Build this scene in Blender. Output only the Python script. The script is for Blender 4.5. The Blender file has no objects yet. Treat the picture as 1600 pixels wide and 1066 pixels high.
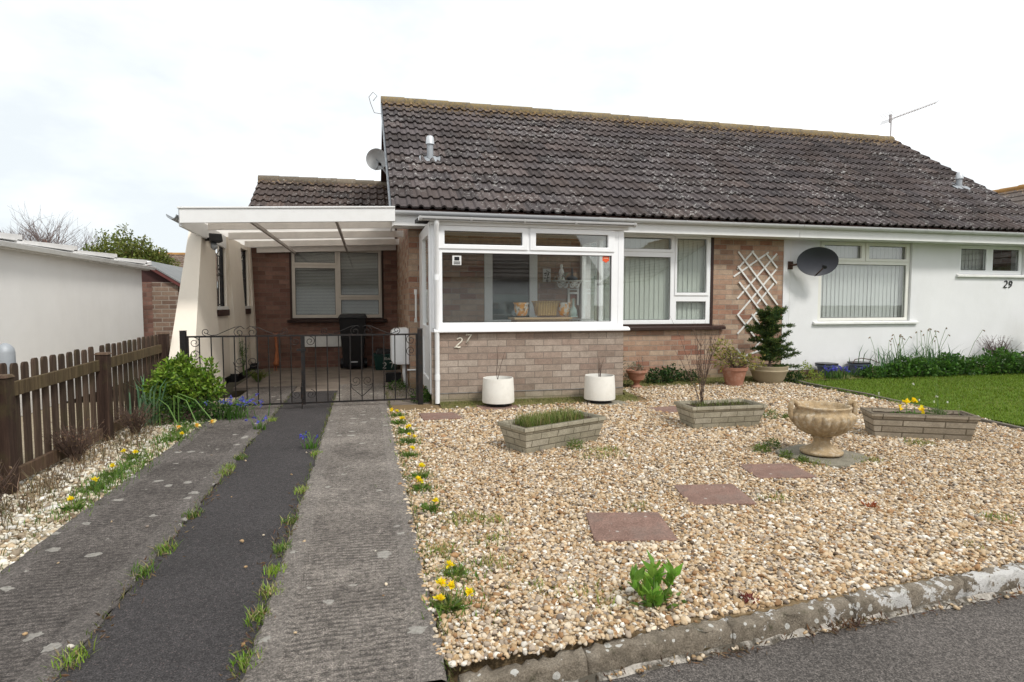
import bpy, bmesh, math, random
import numpy as np
from mathutils import Vector, Matrix, Euler
random.seed(7); RNG = np.random.default_rng(7)
PI = math.pi
SC = bpy.context.scene
COL = SC.collection

# ------------------------------------------------------------------ objects
def tag(o, label=None, cat=None, group=None, kind=None):
    if label: o['label'] = label
    if cat: o['category'] = cat
    if group: o['group'] = group
    if kind: o['kind'] = kind
    return o

def thing(name, label, cat, loc=(0, 0, 0), rz=0.0, group=None):
    o = bpy.data.objects.new(name, None); COL.objects.link(o)
    o.empty_display_size = .1
    o.location = loc; o.rotation_euler = (0, 0, rz)
    return tag(o, label, cat, group)

def copy_tree(o, parent=None):
    c = o.copy(); COL.objects.link(c)
    if parent: c.parent = parent
    for ch in list(o.children): copy_tree(ch, c)
    return c

class MB:
    """collects shapes for ONE mesh"""
    def __init__(s): s.v = []; s.f = []; s.n = 0; s.c = []; s.hascol = False
    def add(s, verts, faces, col=None):
        verts = np.asarray(verts, float).reshape(-1, 3)
        s.v.append(verts); k = s.n
        for f in faces: s.f.append(tuple(int(i) + k for i in f))
        if col is not None: s.hascol = True
        cc = np.ones((len(verts), 3)) if col is None else np.broadcast_to(np.asarray(col, float), (len(verts), 3))
        s.c.append(cc); s.n += len(verts); return s
    def box(s, x0, x1, y0, y1, z0, z1, col=None, M=None):
        v = np.array([(x, y, z) for z in (z0, z1) for y in (y0, y1) for x in (x0, x1)], float)
        if M is not None: v = np.array([M @ Vector(p) for p in v])
        return s.add(v, [(0, 2, 3, 1), (4, 5, 7, 6), (0, 1, 5, 4), (2, 6, 7, 3), (0, 4, 6, 2), (1, 3, 7, 5)], col)
    def hexa(s, b, t, col=None):
        """b, t: four bottom and four top corners, counter-clockwise seen from above"""
        v = list(b) + list(t)
        return s.add(v, [(3, 2, 1, 0), (4, 5, 6, 7), (0, 1, 5, 4), (1, 2, 6, 5), (2, 3, 7, 6), (3, 0, 4, 7)], col)
    def prism(s, poly, y0, y1, axis='y', col=None):
        n = len(poly); v = []
        for d in (y0, y1):
            for a, b in poly: v.append((a, d, b) if axis == 'y' else ((d, a, b) if axis == 'x' else (a, b, d)))
        f = [tuple(range(n)), tuple(range(2 * n - 1, n - 1, -1))]
        for i in range(n):
            j = (i + 1) % n; f.append((i, i + n, j + n, j))
        return s.add(v, f, col)
    def tube(s, pts, r, n=6, col=None, cap=True):
        pts = [Vector(p) for p in pts]; m = len(pts)
        rs = r if hasattr(r, '__len__') else [r] * m
        t0 = (pts[1] - pts[0]).normalized()
        a = Vector((0, 0, 1)) if abs(t0.z) < .9 else Vector((1, 0, 0))
        u = t0.cross(a).normalized(); V = []
        for i, p in enumerate(pts):
            t = (pts[min(i + 1, m - 1)] - pts[max(i - 1, 0)])
            t = t.normalized() if t.length > 1e-9 else t0
            u = (u - t * u.dot(t)); u = u.normalized() if u.length > 1e-6 else t.orthogonal().normalized()
            w = t.cross(u)
            for k in range(n):
                an = 2 * PI * k / n
                V.append(p + (u * math.cos(an) + w * math.sin(an)) * rs[i])
        F = [(i * n + k, i * n + (k + 1) % n, (i + 1) * n + (k + 1) % n, (i + 1) * n + k) for i in range(m - 1) for k in range(n)]
        if cap: F += [tuple(range(n - 1, -1, -1)), tuple((m - 1) * n + k for k in range(n))]
        return s.add([tuple(p) for p in V], F, col)
    def lathe(s, prof, n=32, c=(0, 0, 0), col=None, mod=None):
        V = []; m = len(prof)
        for i, (r, z) in enumerate(prof):
            for k in range(n):
                a = 2 * PI * k / n; rr = r * (mod(i, a) if mod else 1)
                V.append((c[0] + rr * math.cos(a), c[1] + rr * math.sin(a), c[2] + z))
        F = [(i * n + k, i * n + (k + 1) % n, (i + 1) * n + (k + 1) % n, (i + 1) * n + k) for i in range(m - 1) for k in range(n)]
        F += [tuple(range(n - 1, -1, -1)), tuple((m - 1) * n + k for k in range(n))]
        return s.add(V, F, col)
    def panel(s, axis, a0, a1, z0, z1, d0, d1, holes=(), col=None):
        """a slab (thickness d0..d1 along axis) with rectangular holes (a0,a1,z0,z1)"""
        A = sorted({a0, a1, *[h[0] for h in holes], *[h[1] for h in holes]})
        Z = sorted({z0, z1, *[h[2] for h in holes], *[h[3] for h in holes]})
        A = [a for a in A if a0 <= a <= a1]; Z = [z for z in Z if z0 <= z <= z1]
        idx = {}; V = []
        def vid(i, k, d):
            key = (i, k, d)
            if key not in idx:
                idx[key] = len(V); dd = (d0, d1)[d]
                V.append((A[i], dd, Z[k]) if axis == 'y' else (dd, A[i], Z[k]))
            return idx[key]
        def solid(i, k):
            if not (0 <= i < len(A) - 1 and 0 <= k < len(Z) - 1): return False
            ca, cz = (A[i] + A[i + 1]) / 2, (Z[k] + Z[k + 1]) / 2
            return not any(h[0] < ca < h[1] and h[2] < cz < h[3] for h in holes)
        F = []
        for i in range(len(A) - 1):
            for k in range(len(Z) - 1):
                if not solid(i, k): continue
                F.append((vid(i, k, 0), vid(i + 1, k, 0), vid(i + 1, k + 1, 0), vid(i, k + 1, 0)))
                F.append((vid(i, k, 1), vid(i, k + 1, 1), vid(i + 1, k + 1, 1), vid(i + 1, k, 1)))
                for (di, dk, p, q) in ((-1, 0, (i, k), (i, k + 1)), (1, 0, (i + 1, k + 1), (i + 1, k)), (0, -1, (i + 1, k), (i, k)), (0, 1, (i, k + 1), (i + 1, k + 1))):
                    if not solid(i + di, k + dk):
                        F.append((vid(*p, 0), vid(*q, 0), vid(*q, 1), vid(*p, 1)))
        return s.add(V, F, col)
    # --- vegetation
    def leaves(s, P, size, D=None, spread=1.0, aspect=.5, col=(.1, .2, .03), var=.3, up=.3):
        """many small folded leaves at points P (N,3)"""
        P = np.asarray(P, float); N = len(P)
        d = RNG.normal(size=(N, 3)) * spread
        if D is not None: d = d + np.asarray(D)
        d[:, 2] += up; d /= np.linalg.norm(d, axis=1)[:, None] + 1e-9
        q = RNG.normal(size=(N, 3)); w = np.cross(d, q); w /= np.linalg.norm(w, axis=1)[:, None] + 1e-9
        nn = np.cross(d, w)
        L = (size * RNG.uniform(.65, 1.3, N))[:, None]; W = L * aspect * .5
        b = P; t = P + d * L; m = P + d * L * .45
        l = m + w * W + nn * L * .08; r = m - w * W + nn * L * .08
        V = np.stack([b, r, t, l], 1).reshape(-1, 3)
        k = s.n; base = np.arange(N) * 4
        F = np.concatenate([np.stack([base, base + 1, base + 2], 1), np.stack([base, base + 2, base + 3], 1)])
        c = np.asarray(col, float)
        if c.ndim == 1: c = np.broadcast_to(c, (N, 3))
        c = c * (1 + RNG.uniform(-var, var, (N, 1))) * (1 + RNG.uniform(-.12, .12, (N, 3)))
        s.v.append(V); s.f.extend(map(tuple, (F + k).tolist())); s.c.append(np.repeat(c, 4, 0)); s.n += len(V); s.hascol = True
        return s
    def blades(s, P, h, w, lean=.4, col=(.1, .2, .03), var=.3, dirs=None, droop=0.0):
        P = np.asarray(P, float); N = len(P)
        a = RNG.uniform(0, 2 * PI, N) if dirs is None else dirs
        h = h * RNG.uniform(.55, 1.25, N); ln = lean * RNG.uniform(.2, 1.2, N) * h
        dx = np.stack([np.cos(a), np.sin(a), np.zeros(N)], 1)
        sd = np.stack([-np.sin(a), np.cos(a), np.zeros(N)], 1) * (w * .5)
        z = np.array([0, 0, 1.])
        m = P + dx * (ln * .35)[:, None] + z * (h * .62)[:, None]
        t = P + dx * ln[:, None] + z * (h * (1 - droop))[:, None]
        V = np.stack([P - sd, P + sd, m - sd * .8, m + sd * .8, t], 1).reshape(-1, 3)
        k = s.n; b = np.arange(N) * 5
        Q = np.stack([b, b + 1, b + 3, b + 2], 1) + k; T = np.stack([b + 2, b + 3, b + 4], 1) + k
        c = np.asarray(col, float)
        if c.ndim == 1: c = np.broadcast_to(c, (N, 3))
        c = c * (1 + RNG.uniform(-var, var, (N, 1))) * (1 + RNG.uniform(-.12, .12, (N, 3)))
        s.v.append(V); s.f.extend(map(tuple, Q.tolist())); s.f.extend(map(tuple, T.tolist()))
        s.c.append(np.repeat(c, 5, 0)); s.n += len(V); s.hascol = True
        return s
    def build(s, name, mat, parent=None, smooth=False, bevel=0, world=True, auto=None):
        V = np.concatenate(s.v) if s.v else np.zeros((0, 3))
        off = Vector((0, 0, 0))
        me = bpy.data.meshes.new(name)
        me.from_pydata(V.tolist(), [], s.f)
        if s.hascol:
            at = me.attributes.new('tint', 'FLOAT_COLOR', 'POINT')
            C = np.concatenate(s.c); C = np.concatenate([C, np.ones((len(C), 1))], 1)
            at.data.foreach_set('color', C.astype(np.float32).ravel())
        me.validate()
        if smooth: me.polygons.foreach_set('use_smooth', [True] * len(me.polygons))
        o = bpy.data.objects.new(name, me); COL.objects.link(o)
        if mat: me.materials.append(mat)
        if parent:
            o.parent = parent
            if world:  # the shape was written in world coordinates
                p = parent; M = Matrix.Identity(4)
                while p: M = Matrix.LocRotScale(p.location, p.rotation_euler, p.scale) @ M if p.parent is None else M; p = p.parent
                top = parent
                while top.parent: top = top.parent
                if parent is top:
                    o.matrix_local = M.inverted()
        if bevel:
            b = o.modifiers.new('edge', 'BEVEL'); b.width = bevel; b.segments = 2; b.limit_method = 'ANGLE'; b.angle_limit = .7
        if auto:
            me.polygons.foreach_set('use_smooth', [True] * len(me.polygons))
            e = o.modifiers.new('split', 'EDGE_SPLIT'); e.split_angle = auto
        return o

def fast_mesh(name, V, tris, tint, mat, smooth=True):
    me = bpy.data.meshes.new(name)
    nv, nf = len(V), len(tris)
    me.vertices.add(nv); me.vertices.foreach_set('co', V.astype(np.float32).ravel())
    me.loops.add(nf * 3); me.loops.foreach_set('vertex_index', tris.astype(np.int32).ravel())
    me.polygons.add(nf); me.polygons.foreach_set('loop_start', np.arange(nf, dtype=np.int32) * 3)
    if smooth: me.polygons.foreach_set('use_smooth', np.ones(nf, bool))
    at = me.attributes.new('tint', 'FLOAT_COLOR', 'POINT')
    at.data.foreach_set('color', np.concatenate([tint, np.ones((nv, 1))], 1).astype(np.float32).ravel())
    me.update(); me.validate()
    o = bpy.data.objects.new(name, me); COL.objects.link(o); me.materials.append(mat)
    return o

# ------------------------------------------------------------------ materials
class NT:
    def __init__(s, name):
        s.m = bpy.data.materials.new(name); s.m.use_nodes = True; s.t = s.m.node_tree
        s.b = s.t.nodes['Principled BSDF']; s.tc = None
    def n(s, typ, **kw):
        nd = s.t.nodes.new('ShaderNode' + typ)
        for k, v in kw.items(): setattr(nd, k, v)
        return nd
    def l(s, a, b): s.t.links.new(a, b)
    def set(s, sock, v):
        if hasattr(v, 'is_linked') or isinstance(v, bpy.types.NodeSocket): s.l(v, sock)
        else: sock.default_value = v
    def coord(s):
        if not s.tc: s.tc = s.n('TexCoord')
        return s.tc.outputs['Object']
    def math(s, op, a, b=0.0, clamp=False):
        nd = s.n('Math', operation=op); nd.use_clamp = clamp
        s.set(nd.inputs[0], a); s.set(nd.inputs[1], b); return nd.outputs[0]
    def noise(s, scale, detail=4, rough=.6, vec=None, dist=0):
        nd = s.n('TexNoise'); s.l(vec or s.coord(), nd.inputs['Vector'])
        nd.inputs['Scale'].default_value = scale; nd.inputs['Detail'].default_value = detail
        nd.inputs['Roughness'].default_value = rough; nd.inputs['Distortion'].default_value = dist
        return nd.outputs['Fac']
    def voro(s, scale, vec=None, out='Distance', feature='F1'):
        nd = s.n('TexVoronoi', feature=feature); s.l(vec or s.coord(), nd.inputs['Vector'])
        nd.inputs['Scale'].default_value = scale; return nd.outputs[out]
    def ramp(s, fac, stops, interp='LINEAR'):
        nd = s.n('ValToRGB'); cr = nd.color_ramp; cr.interpolation = interp
        while len(cr.elements) < len(stops): cr.elements.new(.5)
        for e, (p, c) in zip(cr.elements, stops):
            e.position = p; e.color = (*c, 1) if hasattr(c, '__len__') else (c, c, c, 1)
        s.set(nd.inputs[0], fac); return nd.outputs[0]
    def mix(s, fac, a, b, blend='MIX'):
        nd = s.n('Mix', data_type='RGBA', blend_type=blend)
        s.set(nd.inputs[0], fac)
        for k, v in ((6, a), (7, b)):
            s.set(nd.inputs[k], (*v, 1) if isinstance(v, tuple) and len(v) == 3 else v)
        return nd.outputs[2]
    def xyz(s, vec=None):
        nd = s.n('SeparateXYZ'); s.l(vec or s.coord(), nd.inputs[0]); return nd.outputs
    def comb(s, x, y, z=0.0):
        nd = s.n('CombineXYZ')
        for k, v in enumerate((x, y, z)): s.set(nd.inputs[k], v)
        return nd.outputs[0]
    def bump(s, h, strength=.4, dist=.01):
        nd = s.n('Bump'); s.set(nd.inputs['Height'], h); nd.inputs['Strength'].default_value = strength
        nd.inputs['Distance'].default_value = dist; s.l(nd.outputs[0], s.b.inputs['Normal']); return nd
    def out(s, col=None, rough=None, spec=None, metal=None):
        for k, v in (('Base Color', col), ('Roughness', rough), ('Specular IOR Level', spec), ('Metallic', metal)):
            if v is not None: s.set(s.b.inputs[k], (*v, 1) if isinstance(v, tuple) and len(v) == 3 else v)
        return s.m

def plain(name, col, rough=.6, var=.12, scale=6, bump=.0, bscale=80, spec=.35, metal=0, dirt=None, dirt_amt=.0, dscale=3, tint=False):
    k = NT(name)
    f = k.noise(scale, 5, .65)
    c = k.ramp(f, [(.25, tuple(x * (1 - var) for x in col)), (.75, tuple(min(1, x * (1 + var)) for x in col))])
    if dirt:
        d = k.ramp(k.noise(dscale, 8, .7), [(.44, 0.0), (.54, 1.0)] if dirt_amt >= 1 else [(.5, 0.0), (.72, 1.0)])
        c = k.mix(k.math('MULTIPLY', d, dirt_amt), c, dirt)
    if tint:
        a = k.n('Attribute', attribute_name='tint'); c = k.mix(1.0, c, a.outputs['Color'], 'MULTIPLY')
    if bump: k.bump(k.noise(bscale, 4, .6), bump, .006)
    return k.out(c, rough, spec, metal)

def leafmat(name='foliage', trans=.35, rough=.5):
    k = NT(name); a = k.n('Attribute', attribute_name='tint')
    k.l(a.outputs['Color'], k.b.inputs['Base Color']); k.b.inputs['Roughness'].default_value = rough
    k.b.inputs['Specular IOR Level'].default_value = .3
    tr = k.n('BsdfTranslucent'); mx = k.n('MixShader'); mx.inputs[0].default_value = trans
    hs = k.n('HueSaturation'); hs.inputs['Value'].default_value = 1.5; k.l(a.outputs['Color'], hs.inputs['Color'])
    k.l(hs.outputs[0], tr.inputs[0]); k.l(k.b.outputs[0], mx.inputs[1]); k.l(tr.outputs[0], mx.inputs[2])
    k.l(mx.outputs[0], k.t.nodes['Material Output'].inputs[0]); return k.m

def tintmat(name, rough=.6, spec=.35, bump=0, bscale=60, var=.15, vscale=40):
    k = NT(name); a = k.n('Attribute', attribute_name='tint')
    c = k.mix(1.0, a.outputs['Color'], k.ramp(k.noise(vscale, 4, .6), [(.25, 1 - var), (.75, 1 + var)]), 'MULTIPLY')
    if bump: k.bump(k.noise(bscale, 3, .6), bump, .004)
    return k.out(c, rough, spec)

def brickmat(name, ramp, mortar, bw=.257, bh=.0857, mort=.0105, stain=(.1, .085, .06), stain_amt=.35, zoff=0.0, low=None, bumpd=.006):
    k = NT(name)
    o = k.xyz(); nn = k.xyz(k.tc.outputs['Normal'])
    side = k.math('GREATER_THAN', k.math('ABSOLUTE', nn[0]), .72)
    u = k.math('ADD', k.math('MULTIPLY', o[0], k.math('SUBTRACT', 1.0, side)), k.math('MULTIPLY', o[1], side))
    w = k.noise(3.0, 3, .5)
    u = k.math('ADD', u, k.math('MULTIPLY', k.math('SUBTRACT', w, .5), .012))
    vec = k.comb(u, k.math('ADD', o[2], zoff), 0.0)
    br = k.n('TexBrick', offset=.5); k.l(vec, br.inputs['Vector'])
    for kk, v in (('Color1', (0, 0, 0, 1)), ('Color2', (1, 1, 1, 1)), ('Mortar', (.5, .5, .5, 1)), ('Scale', 1.0), ('Mortar Size', mort / 2), ('Mortar Smooth', .25), ('Bias', 0.0), ('Brick Width', bw), ('Row Height', bh)):
        br.inputs[kk].default_value = v
    tone = k.ramp(br.outputs['Color'], ramp)
    g = k.ramp(k.noise(90, 4, .7), [(.25, .72), (.75, 1.22)])
    tone = k.mix(1.0, tone, g, 'MULTIPLY')
    g2 = k.ramp(k.noise(11, 5, .7), [(.3, .8), (.7, 1.15)])
    tone = k.mix(1.0, tone, g2, 'MULTIPLY')
    mo = k.mix(k.noise(30, 3), mortar, tuple(x * .62 for x in mortar))
    c = k.mix(br.outputs['Fac'], tone, mo)
    st = k.ramp(k.noise(1.7, 7, .7), [(.48, 0.0), (.75, 1.0)])
    c = k.mix(k.math('MULTIPLY', st, stain_amt), c, stain)
    if low:  # damp greenish foot of the wall
        d = k.ramp(k.math('ADD', o[2], k.math('MULTIPLY', k.noise(9, 5, .7), .12)), [(.05, 1.0), (.24, 0.0)])
        c = k.mix(k.math('MULTIPLY', d, .65), c, low)
    h = k.math('ADD', k.math('MULTIPLY', br.outputs['Fac'], -1.0), k.math('MULTIPLY', k.noise(120, 4, .6), .35))
    k.bump(h, .8, bumpd)
    return k.out(c, .85, .2)

def glassmat(name, tint=(.93, .945, .935), ior=1.5):
    k = NT(name); t = k.t; t.nodes.remove(k.b)
    lw = k.n('LayerWeight'); lw.inputs['Blend'].default_value = .5
    fr = k.math('ADD', .075, k.math('MULTIPLY', k.math('POWER', lw.outputs['Facing'], 5.0), .9))
    g = k.n('BsdfGlossy'); g.inputs['Roughness'].default_value = .0; g.inputs['Color'].default_value = (1, 1, 1, 1)
    tr = k.n('BsdfTransparent'); tr.inputs['Color'].default_value = (*tint, 1)
    nz = k.noise(2.2, 2, .5)
    bp = k.n('Bump'); bp.inputs['Strength'].default_value = .012; bp.inputs['Distance'].default_value = .02
    k.l(nz, bp.inputs['Height']); k.l(bp.outputs[0], g.inputs['Normal'])
    mx = k.n('MixShader'); k.l(fr, mx.inputs[0]); k.l(tr.outputs[0], mx.inputs[1]); k.l(g.outputs[0], mx.inputs[2])
    k.l(mx.outputs[0], t.nodes['Material Output'].inputs[0]); return k.m

# the materials of the place
UPVC = plain('white_upvc', (.84, .85, .86), .32, .03, 2, spec=.5, dirt=(.68, .67, .64), dirt_amt=.25, dscale=3)
PAINTW = plain('white_paint', (.76, .76, .74), .55, .06, 3, .15, 30, dirt=(.38, .36, .32), dirt_amt=.35, dscale=5)
GUTTER = plain('grey_white_gutter', (.60, .61, .62), .4, .08, 4, spec=.45, dirt=(.3, .3, .28), dirt_amt=.4, dscale=4)
FASCIA = plain('white_fascia', (.74, .74, .73), .45, .04, 3, dirt=(.5, .49, .46), dirt_amt=.3, dscale=3)
BLACKP = plain('black_plastic', (.012, .012, .014), .38, .2, 8, .1, 60)
IRON = plain('black_iron', (.012, .011, .011), .45, .3, 30, .2, 150, dirt=(.09, .04, .02), dirt_amt=.35, dscale=20)
DARKWOOD = plain('dark_stained_wood', (.035, .016, .012), .5, .3, 12, .2, 90)
SILLBRN = plain('brown_sill', (.045, .022, .018), .5, .2, 9)
TERRA = plain('terracotta', (.36, .17, .11), .8, .2, 9, .25, 70, dirt=(.5, .42, .36), dirt_amt=.5, dscale=9)
STONE = plain('cast_stone', (.36, .265, .155), .92, .38, 26, 1.0, 70, dirt=(.58, .52, .42), dirt_amt=.85, dscale=22)
CREAMPOT = plain('cream_pot', (.78, .76, .70), .6, .05, 5, .15, 80, dirt=(.5, .46, .38), dirt_amt=.25, dscale=6)
BUFFPOT = plain('buff_pot', (.36, .30, .20), .75, .18, 7, .3, 60, dirt=(.16, .17, .09), dirt_amt=.5, dscale=7)
SOIL = plain('soil', (.045, .032, .022), .95, .45, 40, 1.0, 70, spec=.1)
BARK = plain('twig_bark', (.10, .065, .05), .85, .3, 30, .3, 100)
STEMG = plain('green_stem', (.10, .18, .04), .6, .2, 20)
GLASS = glassmat('window_glass')
LEAF = leafmat('foliage'); GRASSM = leafmat('grass_blade', .3, .55); PETAL = leafmat('petal', .3, .6)
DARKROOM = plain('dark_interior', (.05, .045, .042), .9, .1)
BLIND = plain('vertical_blind', (.52, .55, .50), .7, .06, 3)
GREYBLIND = plain('grey_blind', (.42, .44, .44), .7, .08, 3)
CARPET = plain('carpet', (.12, .10, .09), .95, .2, 20)
LEADGREY = plain('lead_grey', (.33, .35, .37), .55, .15, 8, .2, 50, metal=.3)
WHITEMET = plain('galvanised_grey', (.55, .57, .59), .4, .12, 9, metal=.4)
ROUGHCAST = None
def rendermat(name, col, bump=.6, stain=(.5, .48, .44), amt=.25):
    k = NT(name)
    c = k.ramp(k.noise(2.2, 6, .6), [(.3, tuple(x * .96 for x in col)), (.7, col)])
    o = k.xyz()
    sm = k.n('Mapping'); sm.inputs['Scale'].default_value = (1.6, 1.6, .5); k.l(k.coord(), sm.inputs[0])
    d = k.ramp(k.noise(1.4, 6, .7, sm.outputs[0]), [(.5, 0.0), (.8, 1.0)])
    c = k.mix(k.math('MULTIPLY', d, amt), c, stain)
    spl = k.ramp(k.math('ADD', o[2], k.math('MULTIPLY', k.noise(7, 6, .75), .35)), [(.22, 1.0), (.52, 0.0)])
    c = k.mix(k.math('MULTIPLY', spl, .45), c, tuple(x * .62 for x in stain))
    c = k.mix(1.0, c, k.ramp(k.noise(.9, 5, .65), [(.3, .93), (.7, 1.0)]), 'MULTIPLY')
    k.bump(k.math('ADD', k.noise(170, 3, .6), k.math('MULTIPLY', k.noise(45, 3, .6), .6)), bump, .006)
    return k.out(c, .85, .2)
RENDERW = rendermat('white_render', (.80, .80, .81), .6, (.66, .65, .62), .22)
CREAMR = rendermat('cream_render', (.80, .73, .63), .5, (.55, .45, .35), .25)
GARAGER = rendermat('garage_render', (.84, .83, .81), .5, (.70, .67, .62), .2)
BRICK_MAIN = brickmat('pink_buff_brick', [(0, (.27, .155, .11)), (.3, (.40, .265, .185)), (.6, (.45, .335, .245)), (.85, (.36, .20, .135)), (1, (.25, .115, .08))], (.38, .33, .275), low=(.17, .15, .07))
BRICK_BAY = brickmat('grey_buff_brick', [(0, (.27, .205, .165)), (.3, (.335, .265, .215)), (.65, (.40, .335, .28)), (.85, (.345, .265, .215)), (1, (.28, .205, .165))], (.26, .215, .18), low=(.17, .16, .07), zoff=.03)
BRICK_BACK = brickmat('red_brown_brick', [(0, (.17, .09, .07)), (.4, (.24, .13, .10)), (.75, (.28, .16, .125)), (1, (.16, .08, .065))], (.25, .19, .155), zoff=.02)
BRICK_GAR = brickmat('rough_brown_brick', [(0, (.17, .105, .08)), (.5, (.26, .175, .13)), (1, (.31, .225, .165))], (.42, .36, .30), mort=.020)

def tilemat(name, base, ochre_z=None, ochre=(.28, .17, .045)):
    k = NT(name); a = k.n('Attribute', attribute_name='tint')
    c = k.mix(1.0, base, a.outputs['Color'], 'MULTIPLY')
    c = k.mix(1.0, c, k.ramp(k.noise(35, 6, .7), [(.25, .62), (.75, 1.35)]), 'MULTIPLY')
    wl = k.ramp(k.noise(13, 6, .78), [(.56, 0.0), (.60, 1.0)])
    w2 = k.ramp(k.noise(.8, 4, .6), [(.42, .0), (.60, 1.0)])
    c = k.mix(k.math('MULTIPLY', k.math('MULTIPLY', wl, w2), .85), c, (.46, .45, .43))
    gl = k.ramp(k.noise(23, 6, .8), [(.58, 0.0), (.66, 1.0)])
    gm = k.ramp(k.noise(.7, 4, .6), [(.45, 0.0), (.62, .8)])
    c = k.mix(k.math('MULTIPLY', gl, gm), c, (.10, .085, .025))
    if ochre_z:
        o = k.xyz()
        f = k.ramp(k.math('MULTIPLY', k.math('SUBTRACT', o[2], ochre_z[0]), 1 / (ochre_z[1] - ochre_z[0])), [(0, 0.0), (1, 1.0)])
        g = k.ramp(k.math('ADD', k.noise(13, 6, .75), k.math('MULTIPLY', f, .45)), [(.84, 0.0), (.97, 1.0)])
        c = k.mix(k.math('MULTIPLY', g, .8), c, ochre)
    k.bump(k.noise(70, 5, .7), .6, .006)
    return k.out(c, .82, .25)
TILE = tilemat('concrete_roof_tile', (.078, .063, .061), (4.4, 5.55))
TILE_BACK = tilemat('brown_roof_tile', (.068, .049, .042), (3.4, 4.3))
RIDGE = tilemat('lichened_ridge', (.14, .115, .085), (3.9, 5.6), (.22, .16, .065))
TILE_FAR = tilemat('far_roof_tile', (.10, .08, .07), (4.2, 5.1), (.40, .20, .03))
# ================================================================== SETTING
def concrete_mat():
    k = NT('ribbed_concrete'); o = k.xyz()
    a = k.n('Attribute', attribute_name='tint')          # r = 1 in the ribbed middle, 0 on the trowelled margins
    sc_ = k.n('SeparateColor'); k.l(a.outputs['Color'], sc_.inputs[0]); rib, lite = sc_.outputs[0], sc_.outputs[1]
    wob = k.noise(2.5, 3, .6)
    wv = k.math('SINE', k.math('ADD', k.math('MULTIPLY', o[1], 190.0), k.math('MULTIPLY', wob, 16.0)))
    brk = k.math('MULTIPLY', k.ramp(k.noise(20, 4, .75), [(.38, 0.0), (.58, 1.0)]), k.ramp(k.noise(1.5, 3, .6), [(.36, .15), (.58, 1.0)]))
    wv = k.math('MULTIPLY', k.math('MULTIPLY', wv, brk), rib)
    big = k.ramp(k.noise(1.6, 7, .7), [(.28, (.11, .098, .090)), (.52, (.19, .172, .158)), (.76, (.285, .26, .24))])
    fine = k.ramp(k.noise(170, 4, .8), [(.33, .22), (.5, .95), (.67, 2.3)])
    c = k.mix(1.0, big, fine, 'MULTIPLY')
    c = k.mix(1.0, c, k.ramp(k.noise(42, 5, .8), [(.36, .45), (.5, 1.0), (.66, 1.55)]), 'MULTIPLY')
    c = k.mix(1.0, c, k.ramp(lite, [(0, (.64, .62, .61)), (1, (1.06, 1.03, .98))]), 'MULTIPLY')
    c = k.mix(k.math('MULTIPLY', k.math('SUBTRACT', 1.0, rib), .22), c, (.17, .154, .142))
    c = k.mix(k.math('MULTIPLY', k.math('GREATER_THAN', wv, .2), .42), c, (.035, .03, .028))
    dn = k.n('TexNoise'); k.l(k.coord(), dn.inputs['Vector']); dn.inputs['Scale'].default_value = 26; dn.inputs['Detail'].default_value = 4
    dv = k.n('VectorMath', operation='MULTIPLY_ADD'); k.l(dn.outputs['Color'], dv.inputs[0]); dv.inputs[1].default_value = (.075, .05, .05); k.l(k.coord(), dv.inputs[2])
    v = k.voro(9.0, dv.outputs[0]); cell = k.voro(9.0, dv.outputs[0], out='Color'); cs = k.n('SeparateColor'); k.l(cell, cs.inputs[0])
    size = k.math('MULTIPLY', k.math('POWER', cs.outputs[0], 2.6), .34)
    blob = k.math('LESS_THAN', k.math('ADD', v, k.math('MULTIPLY', k.noise(38, 3, .6), .09)), k.math('ADD', size, .04))
    c = k.mix(k.math('MULTIPLY', blob, k.ramp(k.noise(55, 4, .7), [(.3, .35), (.6, .95)])), c, (.40, .38, .34))
    sp = k.ramp(k.noise(60, 2, .5), [(.655, 0.0), (.70, 1.0)])
    c = k.mix(k.math('MULTIPLY', sp, .5), c, (.36, .33, .29))
    dk = k.ramp(k.noise(4.0, 6, .75), [(.56, 0.0), (.74, 1.0)])
    c = k.mix(k.math('MULTIPLY', dk, .6), c, (.045, .040, .034))
    h = k.math('ADD', k.math('MULTIPLY', wv, .55), k.math('ADD', k.noise(150, 5, .75), k.math('MULTIPLY', k.noise(45, 4, .7), .8)))
    k.bump(h, 1.0, .010)
    return k.out(c, .9, .25)
def asphalt_mat(name, base, speck, amt=.5, spot=.0, bump=.9, scale=230):
    k = NT(name)
    big = k.ramp(k.noise(1.3, 6, .65), [(.3, tuple(x * .78 for x in base)), (.7, tuple(x * 1.25 for x in base))])
    g = k.ramp(k.noise(scale, 3, .7), [(.36, .35), (.5, 1.0), (.66, 2.1)])
    c = k.mix(1.0, big, g, 'MULTIPLY')
    c = k.mix(1.0, c, k.ramp(k.noise(48, 4, .75), [(.34, .62), (.66, 1.4)]), 'MULTIPLY')
    v = k.voro(110); cell = k.n('SeparateColor'); k.l(k.voro(110, out='Color'), cell.inputs[0])
    st = k.math('MULTIPLY', k.math('LESS_THAN', v, .34), k.math('GREATER_THAN', cell.outputs[0], .86))
    c = k.mix(k.math('MULTIPLY', st, amt), c, speck)
    if spot:
        s = k.ramp(k.noise(7, 6, .7), [(.66, 0.0), (.71, 1.0)]); c = k.mix(k.math('MULTIPLY', s, spot), c, (.30, .29, .27))
    h = k.math('ADD', k.noise(scale * .8, 3, .7), k.math('MULTIPLY', k.noise(60, 3, .6), .7))
    k.bump(h, bump, .008)
    return k.out(c, .88, .3)
CONC = concrete_mat()
TARMAC = asphalt_mat('driveway_tarmac', (.043, .039, .039), (.20, .155, .145), .45, .5, 1.0, 170)
ROADM = asphalt_mat('road_tarmac', (.094, .083, .075), (.26, .24, .22), .5, 0, 1.0, 170)
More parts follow.
